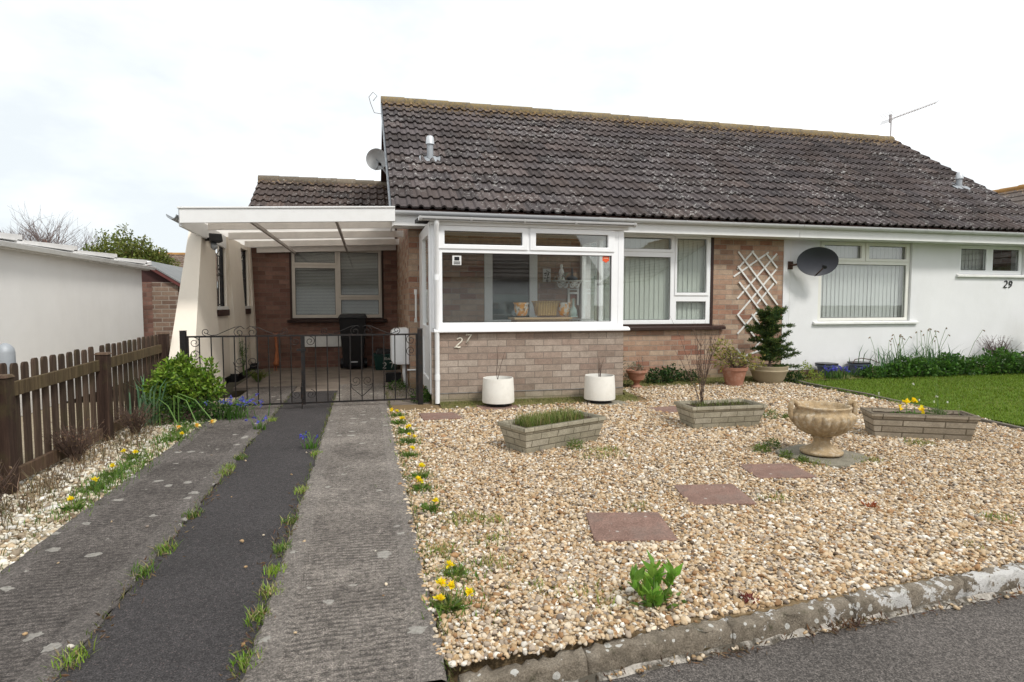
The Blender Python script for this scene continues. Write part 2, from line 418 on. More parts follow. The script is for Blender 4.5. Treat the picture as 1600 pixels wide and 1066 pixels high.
def kerb_mat():
    k = NT('lichened_kerb_concrete'); o = k.xyz()
    c = k.ramp(k.noise(7, 7, .75), [(.25, (.09, .074, .054)), (.5, (.205, .172, .132)), (.75, (.32, .28, .225))])
    c = k.mix(1.0, c, k.ramp(k.noise(130, 4, .75), [(.28, .5), (.72, 1.5)]), 'MULTIPLY')
    grow = k.ramp(o[0], [(.1, .0), (.9, 1.0)])     # whiter lichen towards the right-hand kerb stones
    gm = k.math('MULTIPLY', k.math('SUBTRACT', o[0], 1.6), .085)
    gm = k.math('MINIMUM', k.math('MAXIMUM', gm, -.06), .14)
    n = k.math('ADD', k.noise(9, 7, .68), gm)
    w = k.ramp(n, [(.60, 0.0), (.615, 1.0)])
    c = k.mix(k.math('MULTIPLY', w, .85), c, (.60, .59, .57))
    v = k.voro(26); cs = k.n('SeparateColor'); k.l(k.voro(26, out='Color'), cs.inputs[0])
    sp = k.math('LESS_THAN', k.math('ADD', v, k.math('MULTIPLY', k.noise(70, 3), .1)), k.math('MULTIPLY', k.math('POWER', cs.outputs[0], 1.8), .46))
    c = k.mix(k.math('MULTIPLY', sp, .85), c, (.56, .55, .51))
    moss = k.ramp(k.noise(12, 5, .7), [(.58, 0.0), (.7, 1.0)])
    c = k.mix(k.math('MULTIPLY', moss, .65), c, (.045, .045, .02))
    k.bump(k.math('ADD', k.noise(120, 5, .75), k.math('MULTIPLY', k.noise(25, 4, .7), 1.2)), .9, .01)
    return k.out(c, .92, .2)
KERB = kerb_mat()
GRAVELBASE = plain('gravel_bed_fines', (.19, .135, .075), .95, .45, 60, 1.0, 120, spec=.1, dirt=(.14, .10, .06), dirt_amt=.5, dscale=30)
WHITEBASE = plain('pale_gravel_fines', (.34, .29, .21), .95, .45, 60, 1.0, 120, spec=.1, dirt=(.10, .075, .05), dirt_amt=.6, dscale=12)
LAWNB = plain('lawn_turf', (.085, .13, .014), .95, .3, 9, .8, 90, spec=.1)
EARTH = plain('earth', (.07, .058, .035), .95, .35, 3, .6, 40, spec=.1)
MOSSY = plain('mossy_soil', (.13, .12, .045), .95, .45, 14, 1.0, 80, spec=.1, dirt=(.20, .16, .10), dirt_amt=.7, dscale=10)
FLOORC = plain('carport_concrete', (.21, .175, .145), .9, .22, 4, .4, 60, spec=.25, dirt=(.07, .06, .05), dirt_amt=.6, dscale=2.5)

# ground: one sheet, stepped down under the road
m = MB(); ys = [(-400, -.05), (-7.2, -.05), (-7.0, -.22), (1.93, -.22), (1.98, -.22), (450, -.22)]
V = []; F = []
for y, z in ys: V += [(-400, y, z), (450, y, z)]
for i in range(len(ys) - 1): F.append((2 * i, 2 * i + 1, 2 * i + 3, 2 * i + 2))
m.add(V, F); tag(m.build('ground', EARTH), 'bare earth underlying the whole street', 'ground', kind='structure')
m = MB(); m.prism([(-60, -6.9), (60, -6.9), (60, 2.35), (3.1, 2.16), (1.9, 2.12), (.65, 2.03), (.3, 2.02), (-60, 2.0)], -.20, -.085, 'z')
tag(m.build('road', ROADM), 'grey tarmac road at the foot of the kerb', 'road', kind='structure')
m = MB(); m.prism([(.26, 2.13), (.65, 2.12), (1.2, 2.13), (1.9, 2.17), (3.1, 2.24), (6.62, 2.5), (6.62, 9.2), (.26, 9.2)], -.2, 0.0, 'z')
tag(m.build('gravel_bed', GRAVELBASE), 'sandy fines under the golden front garden gravel', 'gravel bed', kind='structure')
m = MB(); m.box(-3.9, -1.72, 2.02, 9.0, -.21, -.004)
tag(m.build('gravel_strip', WHITEBASE), 'pale fines under the gravel along the fence', 'gravel bed', kind='structure')
# driveway: tarmac strip between two ribbed concrete tracks
m = MB(); m.box(-1.06, -.42, 2.01, 9.3, -.21, .006)
tag(m.build('tarmac_strip', TARMAC), 'dark tarmac strip down the middle of the driveway', 'driveway', kind='structure')
def track(x0, x1, lab, lite):
    m = MB(); xs = [x0, x0 + .015, x0 + .11, x0 + .125, x1 - .125, x1 - .11, x1 - .015, x1]
    zs = [.008, .02, .021, .017, .017, .021, .02, .008]
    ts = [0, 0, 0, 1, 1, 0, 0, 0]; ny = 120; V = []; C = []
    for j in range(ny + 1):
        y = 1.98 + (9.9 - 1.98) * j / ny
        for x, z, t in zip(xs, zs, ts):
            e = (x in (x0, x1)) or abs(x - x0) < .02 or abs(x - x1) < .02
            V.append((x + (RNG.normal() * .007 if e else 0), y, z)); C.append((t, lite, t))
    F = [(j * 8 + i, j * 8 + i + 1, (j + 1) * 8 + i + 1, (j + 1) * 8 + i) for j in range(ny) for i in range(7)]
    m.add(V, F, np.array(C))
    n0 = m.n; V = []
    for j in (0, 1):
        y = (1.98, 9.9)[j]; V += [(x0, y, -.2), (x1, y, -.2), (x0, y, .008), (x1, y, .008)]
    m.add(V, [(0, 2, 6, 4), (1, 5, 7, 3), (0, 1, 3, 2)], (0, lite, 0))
    return tag(m.build('concrete_track', CONC), lab, 'driveway', kind='structure')
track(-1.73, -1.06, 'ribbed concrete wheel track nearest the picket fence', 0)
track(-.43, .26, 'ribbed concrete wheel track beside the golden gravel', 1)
m = MB(); m.box(-2.0, .64, 9.9, 12.8, -.03, .012); m.box(-1.06, -.43, 9.3, 9.9, -.03, .009)
m.box(.262, .80, 7.8, 9.9, -.03, .004)
tag(m.build('carport_floor', FLOORC), 'worn brown concrete floor under the carport', 'floor', kind='structure')
# kerb of worn stones, dropping towards the driveway
m = MB()
def kerb_y(x): return float(np.interp(x, (.28, .65, 1.05, 1.9, 3.15, 8.5), (2.075, 2.085, 2.125, 2.195, 2.265, 2.57)))
def kerb_profile(x):
    t = min(1, max(0, (x - .28) / .9)); t = t * t * (3 - 2 * t)
    ztop = -.024 + (.0 + .024) * t; b = kerb_y(x)
    return [(b - .082, -.16), (b - .080, ztop - .05), (b - .077, ztop - .008), (b - .066, ztop), (b - .02, ztop + .003), (b, ztop - .004), (b + .006, -.06)]
joints = [.30, .78, 1.42, 2.05, 2.72, 3.36, 3.98, 4.6, 5.5, 6.4, 7.3, 8.2]
for a, b in zip(joints[:-1], joints[1:]):
    nx = 22; V = []; P = 7; dy = RNG.normal() * .0025; dz = RNG.normal() * .002
    for i in range(nx + 1):
        x = a + .003 + (b - a - .006) * i / nx
        for q, (y, z) in enumerate(kerb_profile(x)):
            s = .006 if 0 < q < 6 else 0
            V.append((x, y + dy + RNG.normal() * s, z + dz + RNG.normal() * s * .8))
    F = [(i * P + q, (i + 1) * P + q, (i + 1) * P + q + 1, i * P + q + 1) for i in range(nx) for q in range(P - 1)]
    F += [tuple(range(P)), tuple(nx * P + q for q in range(P - 1, -1, -1))]
    m.add(V, F)
ko = m.build('kerb', KERB, smooth=True)
tag(ko, 'row of weathered concrete kerb stones blotched with white lichen', 'kerb', kind='structure')
m = MB(); nx = 90; V = []   # narrow broken channel of cement and grit at the foot of the kerb
for i in range(nx + 1):
    x = .3 + 5.5 * i / nx; w = .035 + .03 * RNG.random()
    b = kerb_y(x) - .083; w *= .6; V += [(x, b, -.068 + RNG.normal() * .004), (x, b - w * .5, -.076 + RNG.normal() * .003), (x, b - w, -.084)]
m.add(V, [(3 * i + q + 1, 3 * (i + 1) + q + 1, 3 * (i + 1) + q, 3 * i + q) for i in range(nx) for q in (0, 1)])
CHAN = plain('gutter_cement', (.36, .33, .29), .95, .35, 20, .9, 90, dirt=(.075, .065, .05), dirt_amt=1.0, dscale=7)
tag(m.build('kerb_channel', CHAN, smooth=True), 'crumbling pale cement seam between kerb and road', 'kerb', kind='structure')
# lawn and its edging, flower border
m = MB(); m.add([(6.66, 2.2, .012), (16, 2.2, .012), (16, 8.5, .012), (6.95, 8.5, .012)], [(0, 1, 2, 3)])
tag(m.build('lawn', LAWNB), 'short green lawn in front of the white bungalow', 'lawn', kind='structure')
m = MB()
pe = [(6.40, 2.2), (6.47, 3.6), (6.52, 4.6), (6.66, 5.6), (6.84, 6.9), (6.88, 8.3), (6.95, 8.75)]
for (xa, ya), (xb, yb) in zip(pe[:-1], pe[1:]):
    n = max(1, int(math.hypot(xb - xa, yb - ya) / .6))
    for i in range(n):
        t0, t1 = i / n + .004, (i + 1) / n - .004; dz = random.gauss(0, .006)
        a = (xa + (xb - xa) * t0, ya + (yb - ya) * t0); b = (xa + (xb - xa) * t1, ya + (yb - ya) * t1)
        m.hexa([(a[0], a[1], -.03), (a[0] + .05, a[1], -.03), (b[0] + .05, b[1], -.03), (b[0], b[1], -.03)],
               [(a[0], a[1], .032 + dz), (a[0] + .05, a[1], .032 + dz), (b[0] + .05, b[1], .032 + dz), (b[0], b[1], .032 + dz)])
tag(m.build('lawn_edging', plain('dull_edging', (.15, .13, .105), .95, .35, 12, .6, 60), bevel=.006), 'low concrete edging between gravel and lawn', 'edging', kind='structure')
m = MB(); V = []; nx = 40
for i in range(nx + 1):
    x = .9 + 15 * i / nx
    f = 7.36 if x < 3.7 else 8.62
    V += [(x, f + random.gauss(0, .06), -.002), (x, (f + (7.73 if x < 3.7 else 9.24)) / 2, .022), (x, 7.76 if x < 3.7 else 9.28, .03)]
m.add(V, [(3 * i + q, 3 * (i + 1) + q, 3 * (i + 1) + q + 1, 3 * i + q + 1) for i in range(nx) for q in (0, 1)])
tag(m.build('border_soil', MOSSY, smooth=True), 'mossy soil along the foot of the house walls', 'soil', kind='structure')

# ================================================================== BUNGALOWS
Y2 = 9.25; EY, EZ, RY, RZ = 8.80, 2.66, 12.9, 5.47
def tile_roof(m, x0, x1, ey, ez, ry, rz, per=.165, gauge=.331, back=False):
    L = math.hypot(ry - ey, rz - ez); d = ((ry - ey) / L, (rz - ez) / L); nv = (-d[1], d[0])
    rows = int(round(L / gauge)); g = L / rows; tw = 2 * per; nt = int(math.ceil((x1 - x0) / tw)); S = 16
    for r in range(rows):
        for t in range(nt):
            ta = x0 + t * tw; tb = min(x1, ta + tw); n = max(2, int(round(S * (tb - ta) / tw)))
            js = random.gauss(0, .006); jz = abs(random.gauss(0, .004)); tn = random.choice((.66, .82, .92, 1.0, 1.0, 1.1, 1.28)) * random.uniform(.92, 1.1)
            hue = random.uniform(-.05, .05); V = []
            for i in range(n + 1):
                x = ta + (tb - ta) * i / n; ph = ((x - x0) / per) % 1.0
                c = math.cos(2 * PI * (ph - .5)); h = .034 * max(0.0, c) ** .75
                for s, o in ((r * g + .012 + js, h + .0), (r * g + js, h + .034 + jz), (r * g + js + .05, h + .030 + jz * .8), ((r + 1) * g + .03, h * .98 + .001)):
                    V.append((x, ey + d[0] * s + nv[0] * o, ez + d[1] * s + nv[1] * o))
            F = []
            for i in range(n):
                for q in range(3): F.append((i * 4 + q, (i + 1) * 4 + q, (i + 1) * 4 + q + 1, i * 4 + q + 1))
            F += [(0, 1, 2, 3), (n * 4 + 3, n * 4 + 2, n * 4 + 1, n * 4)]
            m.add(V, F, (tn * (1 + hue), tn, tn * (1 - hue)))
    return m
def roof_deck(m, x0, x1, ey, ez, ry, rz, by, bz):
    """thin solid deck under the tiles, front and rear slope"""
    t = .05; a = .012
    m.prism([(ey + .02, ez - a), (ry, rz - a), (by, bz - a), (by, bz - a - t), (ry, rz - a - t), (ey + .02, ez - a - t)], x0, x1, 'x')
def ridge_caps(m, x0, x1, ry, rz, r=.125, ln=.45):
    n = int(round((x1 - x0) / ln)); ln = (x1 - x0) / n
    for i in range(n):
        xa = x0 + i * ln; xb = xa + ln + (.02 if i < n - 1 else 0); V = []; K = 10; tn = random.uniform(.75, 1.25); dz = random.gauss(0, .004)
        for x, rr in ((xa, r), (xb, r + .012)):
            for k in range(K + 1):
                an = PI * (-.12 + 1.24 * k / K); V.append((x, ry - rr * math.cos(an), rz - .035 + dz + rr * .92 * math.sin(an)))
            for k in range(K, -1, -1):
                an = PI * (-.12 + 1.24 * k / K); V.append((x, ry - (rr - .02) * math.cos(an), rz - .035 + dz + (rr - .02) * .92 * math.sin(an)))
        P = 2 * K + 2
        F = [(k, (k + 1) % P, P + (k + 1) % P, P + k) for k in range(P)] + [(K - k, K - k - 1, K + 2 + k, K + 1 + k) for k in range(0)]
        F += [(k, P - 1 - k, P - 2 - k, k + 1) for k in range(K)] + [(P + k, P + k + 1, 2 * P - 2 - k, 2 * P - 1 - k) for k in range(K)]
        m.add(V, F, (tn, tn, tn))
def window(parent, name, x0, x1, z0, z1, y, glass, sash=(), mat=UPVC, depth=.07, blind=None, gl=GLASS, blind_y=.11, flat_blind=False):
    m = MB(); m.panel('y', x0, x1, z0, z1, y, y + depth, glass)
    for so, sg in sash: m.panel('y', so[0], so[1], so[2], so[3], y - .016, y - .0005, [sg])
    fr = m.build(name, mat, parent, bevel=.005)
    gk = MB()
    for g in glass:
        b = .007; gk.panel('y', g[0] - .004, g[1] + .004, g[2] - .004, g[3] + .004, y + .024, y + .030, [(g[0] + b, g[1] - b, g[2] + b, g[3] - b)])
        q = MB(); q.box(g[0] - .006, g[1] + .006, y + .032, y + .038, g[2] - .006, g[3] + .006); q.build('pane', gl, fr)
    gk.build('gasket', BLACKP, fr)
    if blind:
        (bx0, bx1, bz0, bz1, bm) = blind; b = MB(); w = .089; n = int((bx1 - bx0) / w) + 1
        if flat_blind:
            z = bz0
            while z < bz1: b.box(bx0, bx1, y + blind_y, y + blind_y + .018, z, z + .024); z += .030
        else:
            for i in range(n):
                xc = bx0 + w * (i + .5); an = random.gauss(.13, .035)
                M = Matrix.Translation((xc, y + blind_y, 0)) @ Matrix.Rotation(an, 4, 'Z')
                b.box(-w * .56, w * .56, -.0015, .0015, bz0 + random.uniform(0, .012), bz1, M=M)
        b.build('blind', bm, fr)
    return fr
def sill(parent, x0, x1, y, z0, z1, mat, name='sill', out=.06):
    m = MB(); m.prism([(y, z0), (y - out, z0), (y - out, z1 - .018), (y, z1)], x0, x1, 'x'); return m.build(name, mat, parent, bevel=.004)
def textmesh(name, s, size, depth, mat, parent, M, shear=0.0, bold=0.0):
    cu = bpy.data.curves.new(name, 'FONT'); cu.body = s; cu.size = size; cu.extrude = depth; cu.shear = shear; cu.offset = bold
    cu.align_x = 'CENTER'; ob = bpy.data.objects.new('tmp', cu); COL.objects.link(ob)
    dg = bpy.context.evaluated_depsgraph_get(); me = bpy.data.meshes.new_from_object(ob.evaluated_get(dg))
    bpy.data.objects.remove(ob); me.name = name; me.transform(M); me.materials.clear(); me.materials.append(mat)
    o = bpy.data.objects.new(name, me); COL.objects.link(o)
    if parent:
        o.parent = parent
        if parent.parent is None: o.matrix_local = Matrix.LocRotScale(parent.location, parent.rotation_euler, parent.scale).inverted()
    return o
FRONT = Matrix.Rotation(PI / 2, 4, 'X')      # text facing the road

# ---- number 27, brick
H27 = thing('brick_bungalow', 'brick bungalow numbered 27 with dark tiled roof and white fascia', 'house', (.64, Y2, 0))
m = MB()
W_MAIN = (3.42, 5.76, .93, 2.47); W_DOOR = (1.80, 2.66, .12, 2.16)
m.panel('y', .64, 7.17, 0, 2.62, Y2, Y2 + .24, [W_MAIN, W_DOOR])
m.prism([(Y2 + .24, 0), (16.5, 0), (16.5, 2.95), (12.9, 5.30), (Y2 + .24, 2.83)], .64, .88, 'x')
m.build('wall', BRICK_MAIN, H27)
m = MB(); m.panel('y', -2.335, .64, 0, 2.75, 12.8, 13.02, [(-1.44, .33, 1.01, 2.42)])
m.prism([(13.02, 0), (16.4, 0), (16.4, 2.75), (14.8, 3.95), (13.02, 2.75)], -2.15, -1.93, 'x')
m.build('rear_wall', BRICK_BACK, H27)
m = MB(); m.box(-1.9, 7.1, 13.1, 16.5, -.02, .04); m.box(.88, 7.1, 9.5, 13.1, -.02, .04); m.build('floor', CARPET, H27)
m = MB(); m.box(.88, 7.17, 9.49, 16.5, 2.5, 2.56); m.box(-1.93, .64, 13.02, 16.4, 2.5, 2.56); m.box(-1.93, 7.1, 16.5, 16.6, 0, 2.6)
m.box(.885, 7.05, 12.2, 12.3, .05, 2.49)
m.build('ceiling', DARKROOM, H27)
m = MB(); tile_roof(m, .38, 7.18, EY, EZ, RY, RZ); r27 = m.build('roof', TILE, H27)
m = MB(); roof_deck(m, .385, 7.16, EY, EZ, RY, RZ, 16.9, 2.75); m.build('roof_deck', DARKWOOD, r27)
m = MB(); ridge_caps(m, .36, 7.18, RY, RZ); m.build('ridge', RIDGE, r27, auto=.8)
m = MB()   # verge board up the gable
m.prism([(EY + .06, EZ - .02), (RY, RZ - .06), (RY, RZ - .2), (EY + .06, EZ - .16)], .355, .379, 'x'); m.build('verge_board', LEADGREY, r27)
m = MB(); tile_roof(m, -2.3, .63, 12.45, 2.72, 14.8, 4.13, gauge=.36); rr = m.build('rear_roof', TILE_BACK, H27)
m = MB(); roof_deck(m, -2.28, .62, 12.45, 2.72, 14.8, 4.13, 16.9, 2.75); m.build('roof_deck', DARKWOOD, rr)
m = MB(); ridge_caps(m, -2.32, .63, 14.8, 4.13); m.build('ridge', RIDGE, rr, auto=.8)
def fascia(parent, x0, x1, endcap=False):
    m = MB(); m.box(x0, x1, EY + .06, EY + .085, 2.425, 2.60)
    m.box(x0, x1, EY + .0855, Y2 + .02, 2.428, 2.44)
    if endcap: m.box(x0 - .018, x0 - .0005, EY + .05, Y2 + .3, 2.41, 2.63)
    m.build('fascia', FASCIA, parent, bevel=.003)
    m = MB(); V = []; n = 8; yc, zc, r = EY + .003, 2.625, .056     # half-round gutter
    for x in (x0 - .03 if endcap else x0, x1):
        for k in range(n + 1): a = PI + PI * k / n; V.append((x, yc + r * math.cos(a), zc + r * math.sin(a)))
        for k in range(n, -1, -1): a = PI + PI * k / n; V.append((x, yc + (r - .006) * math.cos(a), zc + (r - .006) * math.sin(a)))
    P = 2 * n + 2; F = [(k, (k + 1) % P, P + (k + 1) % P, P + k) for k in range(P)]
    F += [(k, P - 1 - k, P - 2 - k, k + 1) for k in range(n)] + [(P + k, P + k + 1, 2 * P - 2 - k, 2 * P - 1 - k) for k in range(n)]
    m.add(V, F); g = m.build('gutter', GUTTER, parent, auto=.8)
    x = x0 + .5
    for i, (xx, ww, dr) in enumerate([(x0 + .5 + 1.02 * j, .028, .006) for j in range(int((x1 - x0 - .6) / 1.02) + 1)] + [(x0 + 3.1, .11, .008)]):
        m = MB(); V = []
        for q in (xx, xx + ww):
            for k in range(n + 1): a = PI + PI * k / n; V.append((q, yc + (r + dr) * math.cos(a), zc + .003 + (r + dr) * math.sin(a)))
        m.add(V, [(k, k + 1, n + 2 + k, n + 1 + k) for k in range(n)]); m.build('gutter_clip' if ww < .1 else 'gutter_joint', GUTTER, g, smooth=True)
fascia(H27, .40, 7.172, True)
# front window with its dark stained timber surround
m = MB(); m.panel('y', 3.42, 5.79, .93, 2.50, Y2 - .012, Y2 + .05, [(3.46, 5.735, .96, 2.455)])
m.build('window_surround', DARKWOOD, H27, bevel=.003)
sill(H27, 3.42, 6.0, Y2 - .013, .865, .93, DARKWOOD, out=.075)
gl = [(3.56, 4.985, 1.03, 2.08), (3.56, 4.985, 2.21, 2.395), (5.095, 5.655, 1.49, 2.395), (5.095, 5.655, 1.03, 1.34)]
window(H27, 'window', 3.462, 5.733, .962, 2.453, Y2 - .006, gl,
       sash=[((3.51, 5.02, 2.16, 2.44), gl[1]), ((5.06, 5.70, 1.44, 2.44), gl[2])], blind=(3.5, 5.7, 1.0, 2.44, BLIND))
# bedroom window under the carport
m = MB(); m.panel('y', -1.475, .365, .985, 2.445, 12.785, 12.85, [(-1.438, .328, 1.012, 2.418)]); m.build('window_surround', DARKWOOD, H27)
sill(H27, -1.53, .42, 12.784, .925, .985, DARKWOOD, out=.07)
gl = [(-1.37, -.60, 1.08, 2.02), (-1.37, -.60, 2.13, 2.35), (-.49, .26, 1.48, 2.35), (-.49, .26, 1.08, 1.38)]
window(H27, 'window', -1.436, .326, 1.014, 2.416, 12.80, gl, sash=[((-1.42, -.56, 2.08, 2.40), gl[1]), ((-.53, .31, 1.43, 2.40), gl[2])],
       mat=plain('cream_window_paint', (.62, .58, .52), .5, .06), blind=(-1.4, .3, 1.02, 2.4, GREYBLIND), flat_blind=True)
m = MB(); m.box(-1.27, -.50, 12.76, 12.795, .43, .66); m.box(-1.29, -.48, 12.745, 12.80, .661, .675)
m.build('vent_panel', PAINTW, H27, bevel=.004)
# inner door seen through the porch
gl = [(1.93, 2.53, 1.05, 2.08)]
d = window(H27, 'door', 1.802, 2.658, .122, 2.158, Y2 - .01, gl, depth=.06, blind=(1.85, 2.6, 1.0, 1.45, plain('teal_blind', (.10, .16, .15), .8)))
m = MB(); m.box(1.95, 2.51, Y2 - .022, Y2 - .0105, .25, .92); m.build('door_panel', UPVC, d, bevel=.01)
m = MB(); m.tube([(2.59, Y2 - .04, 1.05), (2.50, Y2 - .045, 1.05)], .009, 6); m.build('handle', LEADGREY, d)
# brackets of the house wall
m = MB(); m.tube([(.735, Y2 - .005, 1.47), (.735, Y2 - .05, 1.46), (.735, Y2 - .055, 1.40), (.735, Y2 - .055, 1.13), (.735, Y2 - .05, 1.07), (.735, Y2 - .005, 1.06)], .014, 8)
m.box(.715, .755, Y2 - .01, Y2 - .001, 1.44, 1.52); m.box(.715, .755, Y2 - .01, Y2 - .001, 1.02, 1.08)
m.build('grab_rail', PAINTW, H27, smooth=False)
m = MB(); m.tube([(.60, 9.235, .295), (.80, 9.235, .295)], .013, 8); m.build('overflow_pipe', UPVC, H27, smooth=True)

# ---- number 29, white render
H29 = thing('white_bungalow', 'white rendered bungalow numbered 29 adjoining the brick one', 'house', (10, Y2, 0))
m = MB(); m.panel('y', 7.172, 13.0, .115, 2.62, Y2 - .012, Y2 + .24, [(7.90, 9.94, .985, 2.44), (11.06, 12.66, 1.87, 2.43)])
m.build('wall', RENDERW, H29)
m = MB(); m.panel('y', 7.30, 7.312, .115, 2.44, Y2 - .0155, Y2 - .0125); m.build('render_bead', PAINTW, H29)
m = MB(); m.box(7.173, 13.0, Y2, Y2 + .24, 0, .113); m.build('plinth', BRICK_MAIN, H29)
m = MB(); m.prism([(Y2 + .24, 0), (16.5, 0), (16.5, 2.95), (12.9, 5.30), (Y2 + .24, 2.83)], 12.76, 12.999, 'x'); m.build('gable_wall', BRICK_MAIN, H29)
m = MB(); m.box(7.2, 12.75, 9.5, 16.5, -.02, .04); m.build('floor', CARPET, H29)
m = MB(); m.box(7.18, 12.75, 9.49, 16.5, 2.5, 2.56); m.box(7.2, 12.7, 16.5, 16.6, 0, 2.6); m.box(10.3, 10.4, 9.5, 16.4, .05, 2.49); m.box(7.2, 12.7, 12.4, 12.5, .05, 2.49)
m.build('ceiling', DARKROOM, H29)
m = MB(); tile_roof(m, 7.18, 13.11, EY, EZ, RY, RZ); r29 = m.build('roof', TILE, H29)
m = MB(); roof_deck(m, 7.17, 13.09, EY, EZ, RY, RZ, 16.9, 2.75); m.build('roof_deck', DARKWOOD, r29)
m = MB(); ridge_caps(m, 7.18, 13.05, RY, RZ); m.build('ridge', RIDGE, r29, auto=.8)
fascia(H29, 7.18, 13.1)
gl = [(8.0, 9.86, 1.045, 2.02), (8.03, 8.83, 2.13, 2.36), (9.0, 9.83, 2.13, 2.36)]
window(H29, 'window', 7.905, 9.935, .99, 2.435, Y2 + .03, gl, sash=[((7.96, 8.90, 2.08, 2.42), gl[1]), ((8.93, 9.90, 2.08, 2.42), gl[2])],
       mat=plain('cream_upvc', (.74, .73, .68), .35, .03), blind=(7.95, 9.9, 1.0, 2.42, plain('pale_grey_blind', (.56, .57, .57), .7, .05)))
sill(H29, 7.80, 10.10, Y2 - .0125, .93, .985, PAINTW, out=.05)
gl = [(11.14, 11.76, 1.95, 2.36), (11.92, 12.58, 1.95, 2.36)]
window(H29, 'window', 11.065, 12.655, 1.875, 2.425, Y2 + .03, gl, blind=(11.1, 11.8, 1.9, 2.42, plain('net_curtain', (.50, .50, .50), .8)))
sill(H29, 10.98, 12.74, Y2 - .0125, 1.815, 1.87, PAINTW, out=.05)
def stroke_digits(m, pts_list, M, r):
    for pts in pts_list: m.tube([M @ Vector((x, 0, z)) for x, z in pts], r, 5)
def arc(cx, cz, rx, rz, a0, a1, n=10): return [(cx + rx * math.cos(math.radians(a0 + (a1 - a0) * i / n)), cz + rz * math.sin(math.radians(a0 + (a1 - a0) * i / n))) for i in range(n + 1)]
TWO = [arc(.0, .72, .26, .26, 160, -40, 10) + [(-.05, .25), (-.28, .0)] + [(-.1, .06), (.1, .0), (.3, .05)]]
SEVEN = [[(-.26, .86), (-.26, .98), (0, .95), (.3, .98), (.12, .55), (-.02, .0)]]
NINE = [arc(.0, .68, .25, .27, 0, 360, 14), [(.25, .68), (.2, .3), (-.1, .0), (-.22, .06)]]
BLACKPAINT = plain('black_number', (.015, .015, .015), .4)
for nm, dg, x in (('digit', TWO, 12.19), ('digit', NINE, 12.31)):
    m = MB(); S = Matrix.Translation((x, Y2 - .022, 1.62)) @ Matrix.Rotation(.14, 4, 'Y') @ Matrix.Diagonal((.135, .135, .135, 1)); stroke_digits(m, dg, S, .011)
    m.build(nm, BLACKPAINT, H29, smooth=True)
# ================================================================== GLAZED PORCH
PY = 7.73
PO = thing('glazed_porch', 'white framed glazed porch on a low brick wall with number 27', 'porch', (2.2, PY, 0))
m = MB(); m.panel('y', .815, 3.465, 0, .935, PY, PY + .11); m.panel('x', PY + .1105, Y2 - .001, 0, .935, 3.36, 3.465)
m.build('dwarf_wall', BRICK_BAY, PO)
m = MB(); m.box(.80, 3.475, PY - .008, PY + .12, .137, .147); m.build('damp_course', plain('grey_damp_course', (.20, .19, .18), .8, .4, 12), PO)
m = MB(); m.box(.868, 3.35, PY + .12, Y2 - .03, 0, .06); m.build('floor', CARPET, PO)
gm = (.955, 3.275, 1.058, 1.955); gv1 = (.985, 2.01, 2.062, 2.232); gv2 = (2.195, 3.215, 2.062, 2.232)
fr = window(PO, 'front_window', .855, 3.44, .976, 2.345, PY - .012, [gm, gv1, gv2],
            sash=[((.90, 2.085, 2.005, 2.30), gv1), ((2.115, 3.31, 2.005, 2.30), gv2)], depth=.075)
m = MB(); m.box(3.37, 3.45, PY - .018, PY + .07, .986, 2.346); m.build('corner_post', UPVC, fr, bevel=.004)
m = MB(); m.box(.83, .90, PY - .016, PY + .06, .986, 2.346); m.build('corner_post', UPVC, fr, bevel=.004)
m = MB(); m.prism([(PY + .12, .936), (PY - .075, .936), (PY - .075, .962), (PY - .02, .985), (PY + .12, .985)], .842, 3.53, 'x'); m.build('window_sill', UPVC, PO, bevel=.003)
m = MB(); m.panel('x', PY + .064, Y2 - .002, .94, 2.345, 3.37, 3.44, [(PY + .16, 8.42, 1.03, 2.24), (8.50, Y2 - .1, 1.03, 2.24)])
fr2 = m.build('side_window', UPVC, PO, bevel=.004)
for a, b in ((PY + .155, 8.425), (8.495, Y2 - .095)):
    m = MB(); m.box(3.40, 3.406, a, b, 1.02, 2.25); m.build('pane', GLASS, fr2)
m = MB(); m.panel('x', PY + .05, Y2 - .002, .13, 2.345, .795, .86, [(PY + .2, Y2 - .5, 1.0, 2.2), (PY + .2, Y2 - .5, .3, .85)])
dr = m.build('side_door', UPVC, PO, bevel=.004)
m = MB(); m.box(.82, .826, PY + .195, Y2 - .495, .995, 2.205); m.build('pane', GLASS, dr)
m = MB(); m.box(.815, .84, PY + .195, Y2 - .495, .295, .855); m.build('door_panel', UPVC, dr)
m = MB(); m.prism([(PY - .14, 2.405), (8.80, 2.50), (8.80, 2.45), (PY - .14, 2.35)], .70, 3.54, 'x')
rf = m.build('roof', plain('dark_felt', (.06, .058, .058), .9, .2, 12), PO)
m = MB(); m.box(.80, 3.50, PY - .05, PY - .03, 2.30, 2.352); m.box(.80, 3.47, PY - .03, Y2 - .01, 2.346, 2.352); m.build('fascia', FASCIA, PO)
def half_gutter(m, p0, p1, r, ax='x'):
    n = 8; V = []
    for p in (p0, p1):
        for rr, rng in ((r, range(n + 1)), (r - .006, range(n, -1, -1))):
            for k in rng:
                a = PI + PI * k / n; c, s_ = rr * math.cos(a), rr * math.sin(a)
                V.append((p[0], p[1] + c, p[2] + s_) if ax == 'x' else (p[0] + c, p[1], p[2] + s_))
    P = 2 * n + 2; F = [(k, (k + 1) % P, P + (k + 1) % P, P + k) for k in range(P)]
    F += [(k, P - 1 - k, P - 2 - k, k + 1) for k in range(n)] + [(P + k, P + k + 1, 2 * P - 2 - k, 2 * P - 1 - k) for k in range(n)]
    m.add(V, F)
m = MB(); half_gutter(m, (.66, PY - .10, 2.39), (3.57, PY - .10, 2.39), .05)
